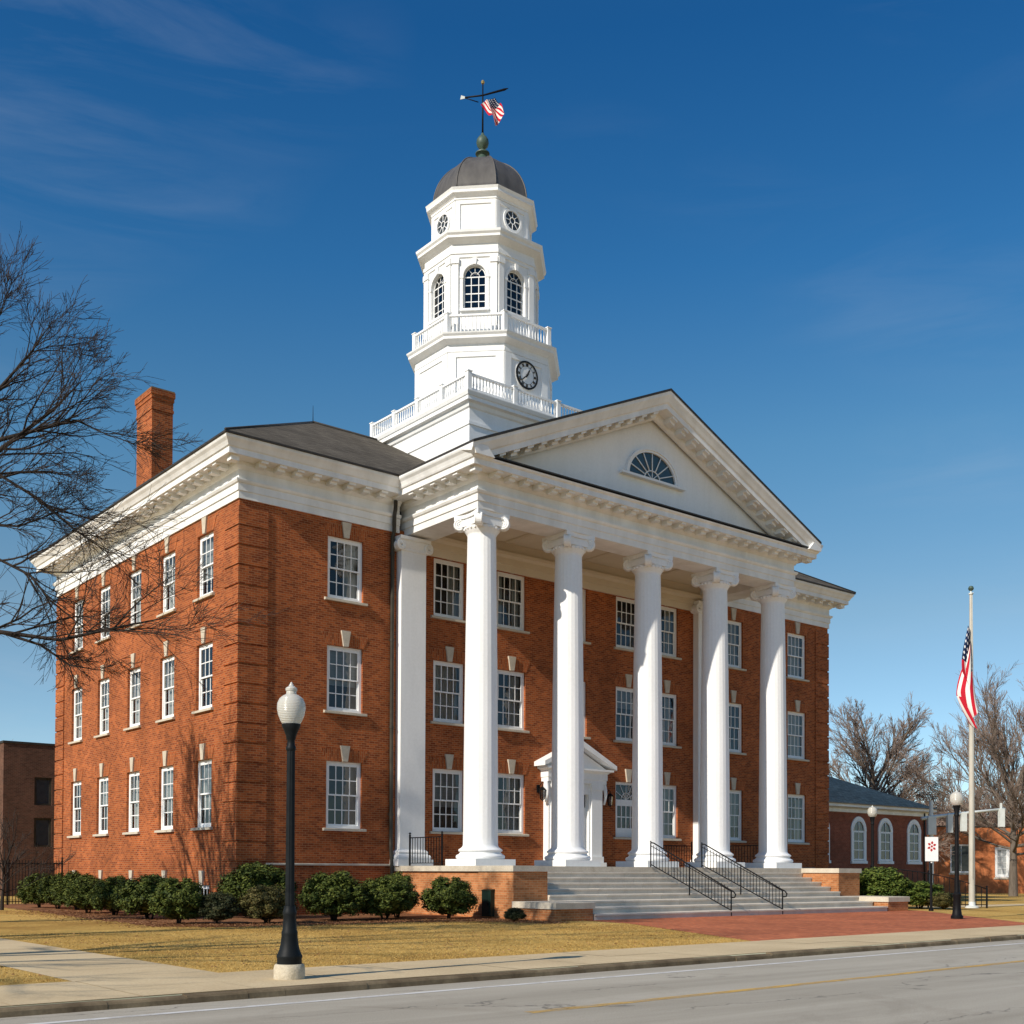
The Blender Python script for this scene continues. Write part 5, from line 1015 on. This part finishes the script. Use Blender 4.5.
def arch_win(x):
    w, h = 1.15, 1.75; m = MB(); a_ = w / 2
    m.box(-a_ - 0.16, -a_, -0.06, 0.02, 0, h); m.box(a_, a_ + 0.16, -0.06, 0.02, 0, h); m.box(-a_ - 0.2, a_ + 0.2, -0.12, 0.02, -0.16, -0.001); NA = 14
    for i in range(NA):
        a, b = math.pi * i / NA, math.pi * (i + 1) / NA
        P = lambda r_, q_, y: (r_ * math.cos(q_), y, h + 1.1 * r_ * math.sin(q_)); r0, r1 = a_, a_ + 0.18
        m.face([P(r0, a, -0.06), P(r1, a, -0.06), P(r1, b, -0.06), P(r0, b, -0.06)]); m.face([P(r1, a, -0.06), P(r1, a, 0.0), P(r1, b, 0.0), P(r1, b, -0.06)]); m.face([P(r0, a, -0.06), P(r0, a, 0.0), P(r0, b, 0.0), P(r0, b, -0.06)])
    sash_bits(m, -a_ + 0.0, a_, 0.02, h, -0.045, -0.01, 2, 3, 0.1, 0.05); m.tube([(0, -0.03, h), (0, -0.03, h + a_ * 1.05)], 0.03, 4)
    m.tube([((a_ - 0.04) * math.cos(math.pi * i / 12), -0.03, h + 1.1 * (a_ - 0.04) * math.sin(math.pi * i / 12)) for i in range(13)], 0.05, 4)
    o = m.build('arched_window', M['white'], an, (x, 0, 2.25)); m = MB(); m.face([(-a_, -0.012, 0), (a_, -0.012, 0)] + [(a_ * math.cos(math.pi * i / 14), -0.012, h + 1.1 * a_ * math.sin(math.pi * i / 14)) for i in range(15)]); m.build('pane', dglass, o); return o
a0 = None
for x in (4.9, 8.45, 11.15, 14.2):
    xx = x
    if a0 is None: a0 = arch_win(xx)
    else: copy_tree(a0, (xx, 0, 2.25))
m = MB(); m.tube([(AL - 0.4, -0.08, AH - 0.1), (AL - 0.4, -0.08, 0.1)], 0.05, 6); m.build('downpipe', M['bronze'], an)
# flat-roofed orange brick building to the far right
ob = thing('brick_shop', 'flat roofed orange brick building beyond the right lawn', 'building', (66.6, 14.2, 0), R_(-38)); OL, OH = 17.0, 5.2
m = MB(); holes_wall(m, 'y', 0, 0, OL, -0.3, OH, [(0.95, 2.75, 1.6, 3.85), (4.5, 5.7, 1.25, 3.65), (10.5, 12.2, 1.1, 3.75)], 0.12); m.face([(0, 0, -0.3), (0, 9, -0.3), (0, 9, OH), (0, 0, OH)]); m.face([(OL, 0, -0.3), (OL, 9, -0.3), (OL, 9, OH), (OL, 0, OH)]); m.face([(0, 0.3, OH - 0.25), (OL, 0.3, OH - 0.25), (OL, 9, OH - 0.25), (0, 9, OH - 0.25)]); m.face([(0, 9, -0.3), (OL, 9, -0.3), (OL, 9, OH), (0, 9, OH)])
m.build('wall', M['brick_orange'], ob); m = MB(); m.box(-0.06, OL + 0.06, -0.06, 0.3, OH + 0.001, OH + 0.12); m.box(-0.06, 0.25, 0.3, 9, OH + 0.001, OH + 0.12); m.build('coping', M['bronze'], ob)
o = simple_window(ob, 1.8, 2.25, (1.85, 0.06, 1.6), 0, 2, 1, 'dark_window', True, 0.08); simple_window(ob, 1.2, 2.4, (5.1, 0.06, 1.25), 0, 2, 4, 'window', False, 0.2); simple_window(ob, 1.7, 2.65, (11.35, 0.06, 1.1), 0, 2, 4, 'window', False, 0.2)
# two-storey brown building behind the left side
lb = thing('brown_building', 'two storey flat roofed brown brick building beyond the iron fence', 'building', (2.3, 35, 0)); m = MB(); LHs = [(1.75, 2.75, 2.9, 4.6), (1.75, 2.75, 5.35, 7.0), (5.0, 6.4, 2.9, 4.6), (5.0, 6.4, 5.35, 7.0)]
holes_wall(m, 'y', 0, 0, 16, -0.3, 8.9, LHs, 0.14); m.face([(0, 12, -0.3), (0, 0, -0.3), (0, 0, 8.9), (0, 12, 8.9)]); m.face([(16, 0, -0.3), (16, 12, -0.3), (16, 12, 8.9), (16, 0, 8.9)]); m.face([(0, 0.2, 8.7), (16, 0.2, 8.7), (16, 12, 8.7), (0, 12, 8.7)]); m.face([(0, 12, -0.3), (16, 12, -0.3), (16, 12, 8.9), (0, 12, 8.9)]); m.build('wall', M['brick_dark'], lb)
m = MB(); m.box(-0.05, 16.05, -0.05, 0.2, 8.901, 9.03); m.box(-0.05, 0.2, 0.2, 12, 8.901, 9.03); m.build('coping', M['flash'], lb)
for a, b, c_, d_ in LHs: simple_window(lb, b - a, d_ - c_, ((a + b) / 2, 0.08, c_), 0, 1, 1, 'window', True, 0.07, False, 'bronze')

# ------------------------------------------------------------------ vegetation
def shrub_meshes(seed, mat, n=3000):
    """a mound of small leaves spread through its volume in clumps; unit width 1, height 1"""
    r = random.Random(seed); m = MB(); clumps = []
    for i in range(95):
        a = r.uniform(0, 2 * math.pi); e = math.asin(r.uniform(-0.75, 1.0)); rr = r.uniform(0.84, 1.0)
        clumps.append((0.41 * rr * math.cos(e) * math.cos(a), 0.41 * rr * math.cos(e) * math.sin(a), 0.45 + (0.44 if e > 0 else 0.36) * rr * math.sin(e), r.uniform(0.07, 0.115)))
    for i in range(n):
        cx, cy, cz_, cr = r.choice(clumps); d = Vector((r.gauss(0, 1), r.gauss(0, 1), r.gauss(0, 1))).normalized(); p_ = Vector((cx, cy, cz_)) + d * cr * r.uniform(0.45, 1.12)
        if p_.z < 0.01: continue
        s = r.uniform(0.010, 0.020); nn = (d + Vector((r.uniform(-.7, .7), r.uniform(-.7, .7), r.uniform(-.2, .8)))).normalized(); t_ = nn.orthogonal().normalized(); t_.rotate(Matrix.Rotation(r.uniform(0, 6.28), 3, nn)); b_ = nn.cross(t_)
        m.face([p_ - t_ * s * 1.5, p_ - b_ * s * 0.75, p_ + t_ * s * 1.5, p_ + b_ * s * 0.75])
    for i in range(1500):                                 # inner leaves close the heart of the bush
        d = Vector((r.gauss(0, 1), r.gauss(0, 1), r.gauss(0, 1))).normalized(); q_ = r.uniform(0.5, 1.0); p_ = Vector((0.33 * d.x * q_, 0.33 * d.y * q_, max(0.03, 0.45 + 0.38 * d.z * q_))); s = r.uniform(0.03, 0.05)
        t_ = d.orthogonal().normalized(); t_.rotate(Matrix.Rotation(r.uniform(0, 6.28), 3, d)); b_ = d.cross(t_); m.face([p_ - t_ * s, p_ - b_ * s, p_ + t_ * s, p_ + b_ * s])
    st_ = MB()
    for k in range(6): a = r.uniform(0, 6.28); st_.tube([(0.03 * math.cos(a), 0.03 * math.sin(a), -0.02), (0.08 * math.cos(a), 0.08 * math.sin(a), 0.2), (0.15 * math.cos(a), 0.15 * math.sin(a), 0.4)], [0.016, 0.012, 0.006], 5)
    return m.mesh('foliage', [mat]), st_.mesh('stem', M['bark_dark'])
SM = {k: [shrub_meshes(s, M[k], n) for s in ss] for k, ss, n in (('leaf', (1, 2, 3), 13000), ('leaf_olive', (4,), 10000), ('leaf_dark', (5,), 9000), ('leaf_bright', (6, 7), 12000))}
def shrub(label, loc, w, h, kind, var=0, rz=0.0, group='clipped shrubs round the courthouse'):
    o = thing('shrub', label, 'shrub', (loc[0], loc[1], 0), rz, group); fo, st_ = SM[kind][var % len(SM[kind])]; a = link('foliage', fo, o); a.scale = (w * 1.10, w * 1.05, h * 1.03); b = link('stem', st_, o); b.scale = (w, w, h); return o
rs = random.Random(21)
for lab, loc, w_, h_, kind in [
    ('leftmost green shrub of the row, next to the iron fence', (-2.55, 12.3), 1.5, 1.36, 'leaf'), ('second green shrub from the left in the row under the side windows', (-2.4, 10.6), 1.4, 1.33, 'leaf'), ('third green shrub from the left, tall, in the row under the side windows', (-2.25, 8.8), 1.7, 1.40, 'leaf'),
    ('fourth green shrub from the left in the side row', (-3.1, 5.2), 1.55, 1.22, 'leaf'), ('fifth green shrub from the left in the side row', (-3.0, 2.9), 1.45, 1.28, 'leaf'), ('broad green shrub in the middle of the side row before the dark shrub', (-3.3, -0.8), 1.8, 1.34, 'leaf'),
    ('dark green shrub in shade near the brick corner', (-4.0, -4.6), 1.45, 1.28, 'leaf'), ('small dark brownish shrub at the right end of the side row', (-3.1, -5.3), 1.05, 0.9, 'leaf_dark'),
    ('tall dark green shrub directly behind the near street lamp', (-0.3, -2.0), 2.3, 1.72, 'leaf'), ('low olive brown shrub just left of the near street lamp', (-1.75, -5.6), 1.45, 1.08, 'leaf_olive'), ('round green shrub just right of the near street lamp', (0.8, -5.0), 1.9, 1.46, 'leaf'),
    ('round green shrub under the downpipe, left of the portico plinth', (2.5, -5.2), 1.7, 1.3, 'leaf'), ('green shrub tucked behind another beside the brick plinth', (3.75, -4.0), 1.4, 1.42, 'leaf'), ('round green shrub in front of the sunlit brick plinth', (4.5, -5.8), 1.6, 1.32, 'leaf'),
    ('tiny dark seedling shrub in the mulch beside the low brick wall', (5.05, -8.5), 0.62, 0.42, 'leaf_dark'),
    ('large bright green shrub behind the right low brick wall', (27.0, -6.6), 2.7, 1.75, 'leaf_bright'), ('bright green shrub sloping down at the right end behind the low brick wall', (28.0, -8.0), 2.1, 1.15, 'leaf_bright'), ('small yellowish shrub at the far right of the right planting', (27.9, -9.2), 1.2, 0.7, 'leaf_olive')]:
    shrub(lab, loc, w_ * 1.14, h_ * 1.08, kind, rs.randrange(3), rs.uniform(0, 6.28))

# bare trees: recursive limbs of tapered tubes
class Tree:
    def __init__(s, seed, minr=0.0065): s.minr = minr; s.r = random.Random(seed); s.wood = MB(); s.twig = MB(); s.count = 0
    def limb(s, pts, r0, r1, level, maxlevel, spread, ratio, kids, up=0.08, sides=None):
        """pts: waypoints; grows children along it"""
        P = [Vector(p) for p in pts]; n = len(P); rad = [r0 + (r1 - r0) * i / (n - 1) for i in range(n)]
        (s.wood if level < 3 else s.twig).tube(P, rad, sides or (8 if level == 0 else 6 if level == 1 else 4 if level == 2 else 3), 0, level < 3, False)
        if level >= maxlevel: return
        L = sum((P[i + 1] - P[i]).length for i in range(n - 1)); r = s.r
        for k in range(kids[level]):
            t = r.uniform(0.22 if level else 0.4, 1.0) if k else 1.0; f = t * (n - 1); i = min(int(f), n - 2); base = P[i].lerp(P[i + 1], f - i); d = (P[i + 1] - P[i]).normalized()
            q = d.orthogonal().normalized(); q.rotate(Matrix.Rotation(r.uniform(0, 6.283), 3, d)); a = r.uniform(0.35, 1.0) * spread * (0.55 if k == 0 else 1)
            nd = (d * math.cos(a) + q * math.sin(a) + Vector((0, 0, up))).normalized(); ll = L * (ratio[level] if isinstance(ratio, (list, tuple)) else ratio) * r.uniform(0.55, 1.2) * (1.15 - 0.45 * t); rb = (rad[i] + (rad[i + 1] - rad[i]) * (f - i)) * r.uniform(0.5, 0.72)
            s.grow(base, nd, ll, rb, level + 1, maxlevel, spread, ratio, kids, up)
    def grow(s, base, d, L, r0, level, maxlevel, spread, ratio, kids, up):
        r0 = max(r0, s.minr * 1.2)
        r = s.r; n = 5 if level < 3 else 3 if level < maxlevel else 2; p = base.copy(); pts = [p.copy()]; dd = d.copy(); wob = 0.17 + 0.02 * level
        for i in range(n):
            dd = (dd + Vector((r.uniform(-wob, wob), r.uniform(-wob, wob), r.uniform(-wob, wob) + up * 0.5))).normalized(); p = p + dd * (L / n); pts.append(p.copy())
        s.limb(pts, r0, max(s.minr, r0 * 0.38), level, maxlevel, spread, ratio, kids, up)
    def finish(s, name, label, loc, bark, twig, rz=0, group='bare trees'):
        o = thing(name, label, 'tree', loc, rz, group); s.wood.build('trunk', bark, o); s.twig.build('crown', twig, o); return o
# big tree whose crown reaches in from the left of the picture
T = Tree(8, 0.0038); O = Vector((-13.06, -8.55, 0))
def W_(pts): return [Vector(p) - O for p in pts]
T.limb(W_([(-13.06, -8.55, -0.1), (-13.05, -8.55, 1.0), (-13.030000000000001, -8.57, 2.6), (-12.94, -8.7, 5.01), (-12.63, -9.06, 7.9), (-12.56, -9.19, 9.78), (-12.66, -8.98, 11.85)]), 0.34, 0.07, 0, 4, 0.75, [0.4, 0.5, 0.55, 0.55], [5, 9, 7, 6], 0.08)
for pts, r0 in [([(-12.63, -9.06, 7.9), (-10.58, -10.78, 10.18), (-9.75, -11.47, 11.0), (-9.3, -11.85, 11.6)], 0.1), ([(-12.57, -9.15, 9.14), (-10.58, -10.79, 10.39), (-9.86, -11.38, 10.64), (-9.36, -11.78, 10.8), (-8.8, -12.22, 10.47)], 0.085), ([(-12.55, -9.13, 8.31), (-10.57, -10.77, 9.66), (-9.92, -11.29, 9.15), (-9.35, -11.74, 8.53), (-8.8, -12.19, 8.05)], 0.075), ([(-12.94, -8.91, 5.43), (-11.9, -9.67, 6.19), (-10.52, -10.74, 6.42), (-9.56, -11.52, 6.26), (-8.44, -12.43, 6.58), (-7.83, -12.91, 6.74)], 0.11), ([(-10.52, -10.74, 6.42), (-9.88, -11.26, 6.16), (-9.39, -11.64, 5.74), (-8.94, -12.02, 5.64)], 0.05), ([(-12.73, -9.05, 6.88), (-10.54, -10.75, 7.91), (-10.06, -11.14, 7.6), (-9.73, -11.4, 7.08), (-9.07, -11.91, 6.4)], 0.065), ([(-12.65, -9.08, 9.14), (-11.56, -10.02, 11.21), (-10.94, -10.57, 12.33), (-10.59, -10.84, 13.09)], 0.085), ([(-12.17, -9.47, 9.55), (-10.66, -10.74, 11.37), (-10.11, -11.19, 12.19), (-9.9, -11.4, 12.61)], 0.065), ([(-12.66, -9.05, 8.4), (-11.08, -10.36, 9.43), (-10.25, -11.05, 9.71), (-9.56, -11.6, 9.71)], 0.06), ([(-12.66, -9.05, 7.5), (-10.94, -10.43, 8.68), (-10.25, -10.98, 8.61), (-9.56, -11.53, 8.95)], 0.06), ([(-12.94, -8.84, 7.02), (-14.39, -7.39, 9.09), (-16.11, -6.01, 10.81)], 0.09), ([(-12.94, -8.84, 6.33), (-14.73, -10.15, 8.05), (-16.46, -11.19, 9.78)], 0.09), ([(-12.8, -8.84, 7.36), (-12.32, -6.7, 9.09), (-11.63, -4.98, 10.47)], 0.085)]:
    T.limb(W_(pts), r0 * 0.68, 0.010, 1, 4, 0.78, [0.4, 0.31, 0.62, 0.62], [5, 16, 8, 5], 0.03)
T.finish('bare_tree', 'large bare tree reaching in from the left before the side windows', O, M['bark_dark'], M['bark_dark'])
def plain_tree(seed, h, r0, spread=0.6, fork=0.25, ratio=0.6, kids=(9, 7, 6, 5, 4), up=0.06, ml=4, lo=0.25, minr=0.009, lenf=0.50):
    t_ = Tree(seed, minr); r = t_.r; z = h * fork; t_.limb([(0, 0, -0.1), (0.02, 0.01, z * 0.5), (0.05, 0.0, z), (0.1, 0.05, z * 1.5), (0.1, 0.1, h * 0.6)], r0, r0 * 0.25, 0, ml, spread, ratio, [0] + list(kids[1:]), up)
    for k in range(kids[0]):
        a = 2 * math.pi * (k * 0.618 + r.uniform(-0.06, 0.06)); f = k / kids[0]; e = lo + (1.25 - lo) * f + r.uniform(-0.1, 0.1); d = Vector((math.cos(a) * math.cos(e), math.sin(a) * math.cos(e), math.sin(e)))
        t_.grow(Vector((0.04, 0, z * (0.75 + 1.1 * f))), d, h * lenf * (1 - 0.06 * f) * r.uniform(0.9, 1.1), r0 * r.uniform(0.26, 0.38), 1, ml, spread, ratio, kids, up)
    return t_
plain_tree(31, 12.9, 0.30, kids=(26, 12, 9, 6), fork=0.36, spread=0.66, ratio=[0.5, 0.46, 0.55, 0.6], lo=0.05, lenf=0.38).finish('bare_tree', 'broad rounded bare tree standing behind the annex roof', (56.6, 13.3, 0), M['bark'], M['twig'])
plain_tree(47, 14.5, 0.33, kids=(22, 12, 9, 6), fork=0.26, spread=0.6, ratio=[0.5, 0.5, 0.55, 0.6], lenf=0.46).finish('bare_tree', 'tall bare tree at the right edge beside the orange brick building', (59.6, 4.4, 0), M['bark'], M['twig'])
plain_tree(53, 10.5, 0.22, kids=(11, 8, 7, 6, 3)).finish('bare_tree', 'hazy bare tree between the round tree and the right edge tree', (79, 16, 0), M['bark'], M['twig'])
plain_tree(61, 3.9, 0.08, minr=0.007, kids=(9, 7, 6, 4), ml=3, fork=0.22).finish('bare_tree', 'small dark bare tree before the iron fence at the left', (-4.6, 10.2, 0), M['bark_dark'], M['bark_dark'])
plain_tree(71, 15, 0.33, kids=(11, 8, 7, 5, 3)).finish('bare_tree', 'distant bare tree showing its twigs low at the left edge behind the flat roof', (-3.6, 46, 0), M['bark'], M['twig'])
plain_tree(83, 18.5, 0.30, kids=(13, 9, 7, 5), ratio=[0.5, 0.45, 0.55, 0.6], lo=1.0, lenf=0.42).finish('bare_tree', 'slim bare tree just outside the left edge, its shadow falling beside the brick corner', (-14.6, -1.2, 0), M['bark_dark'], M['bark_dark'])
plain_tree(89, 14, 0.40, kids=(7, 6, 5, 3), fork=0.4).finish('bare_tree', 'stout bare tree far off to the left, its shadow crossing the footpath', (-23.5, -15.8, 0), M['bark_dark'], M['bark_dark'])
# far scrub and woods that read as one brown mass
r = random.Random(77); m = MB()
for i in range(330):
    q_ = r.uniform(100, 150); lt = q_ * r.uniform(0.28, 0.50); x, y = -17.5 + 0.63 * q_ + 0.776 * lt, -36.1 + 0.776 * q_ - 0.63 * lt; h = r.uniform(6.5, 10.5)
    for k in range(34):
        a = r.uniform(0, 6.28); e = r.uniform(0.5, 1.45); L = h * r.uniform(0.35, 0.7); b = Vector((x + r.uniform(-1, 1), y + r.uniform(-1, 1), h * r.uniform(0.0, 0.45))); d = Vector((math.cos(a) * math.cos(e), math.sin(a) * math.cos(e), math.sin(e)))
        m.tube([b, b + d * L * 0.6 + Vector((r.uniform(-.3, .3), r.uniform(-.3, .3), 0)), b + d * L], [0.05, 0.035, 0.018], 3, 0, False, False)
        for q in range(3): bb = b + d * L * r.uniform(0.3, 0.95); m.tube([bb, bb + Vector((r.uniform(-1, 1), r.uniform(-1, 1), r.uniform(0.2, 1.2)))], [0.03, 0.015], 3, 0, False, False)
o = m.build('thicket', M['twig']); tag(o, 'brownish red far off thicket of bare scrub beyond the road', None, None, 'stuff')
# short dry grass standing on the lawn near the street
m = MB(); r = random.Random(5)
def lawn_ok(x, y):
    if y < sy(WALK, x) + 0.01 or y > -7.4: return False
    if -12.12 < x < -9.93: return False
    if x > 2.0:
        lim = 2.9 + (y - sy(WALK, 2.9)) * (4.1 / 8.0)
        if x > lim and y < -11.2: return False
        if x > 6.0 and y >= -11.2: return False
    return True
cnt = 0
while cnt < 85000:
    t_ = r.random(); x = -14.5 + 22 * t_; y = -19.9 + 12.6 * r.random() ** 1.35
    if not lawn_ok(x, y): cnt += 0.2; continue
    h = r.uniform(0.012, 0.034); a = r.uniform(0, 6.283); w_ = r.uniform(0.003, 0.0055); ca, sa = math.cos(a), math.sin(a); lx, ly = r.uniform(-0.04, 0.04), r.uniform(-0.04, 0.04)
    m.face([(x - ca * w_, y - sa * w_, 0), (x + ca * w_, y + sa * w_, 0), (x + lx, y + ly, h)]); cnt += 1
o = m.build('grass', M['blade']); tag(o, 'short dry golden grass on the front lawn', None, None, 'stuff')
# pine straw and fallen leaves strewn over the bed and its edge
m = MB(); r = random.Random(9); edge = [(-3.9, 8), (-4.6, 2), (-5.0, -5.6), (-3.4, -7.0), (1.5, -7.0), (4.6, -7.9), (4.9, -10.2)]
for i in range(9000):
    k = r.randrange(len(edge) - 1); t_ = r.random(); a, b = edge[k], edge[k + 1]; x = a[0] + (b[0] - a[0]) * t_ + r.gauss(0.35, 0.75); y = a[1] + (b[1] - a[1]) * t_ + r.gauss(0.35, 0.75)
    if x > 6.1 or y < -10.6 or (x > 0 and y > -0.1): continue
    s = r.uniform(0.02, 0.05); c_ = r.uniform(0, 6.28); dx, dy = math.cos(c_) * s, math.sin(c_) * s; z = 0.012 + r.uniform(0, 0.02)
    m.face([(x - dx, y - dy, z), (x + dy * 0.5, y - dx * 0.5, z + r.uniform(0, 0.02)), (x + dx, y + dy, z + r.uniform(-0.003, 0.02)), (x - dy * 0.5, y + dx * 0.5, z + 0.01)])
for i in range(1600):                                      # a few blown out over the grass
    x, y = r.uniform(-14, 7), -19.3 + 11.5 * r.random()
    if not lawn_ok(x, y): continue
    s = r.uniform(0.02, 0.04); c_ = r.uniform(0, 6.28); dx, dy = math.cos(c_) * s, math.sin(c_) * s
    m.face([(x - dx, y - dy, 0.02), (x + dy * 0.6, y - dx * 0.6, 0.02 + r.uniform(0, 0.02)), (x + dx, y + dy, 0.02 + r.uniform(0, 0.02)), (x - dy * 0.6, y + dx * 0.6, 0.025)])
o = m.build('leaf_litter', M['litter']); tag(o, 'brown fallen leaves and pine straw strewn along the mulch bed', None, None, 'stuff')
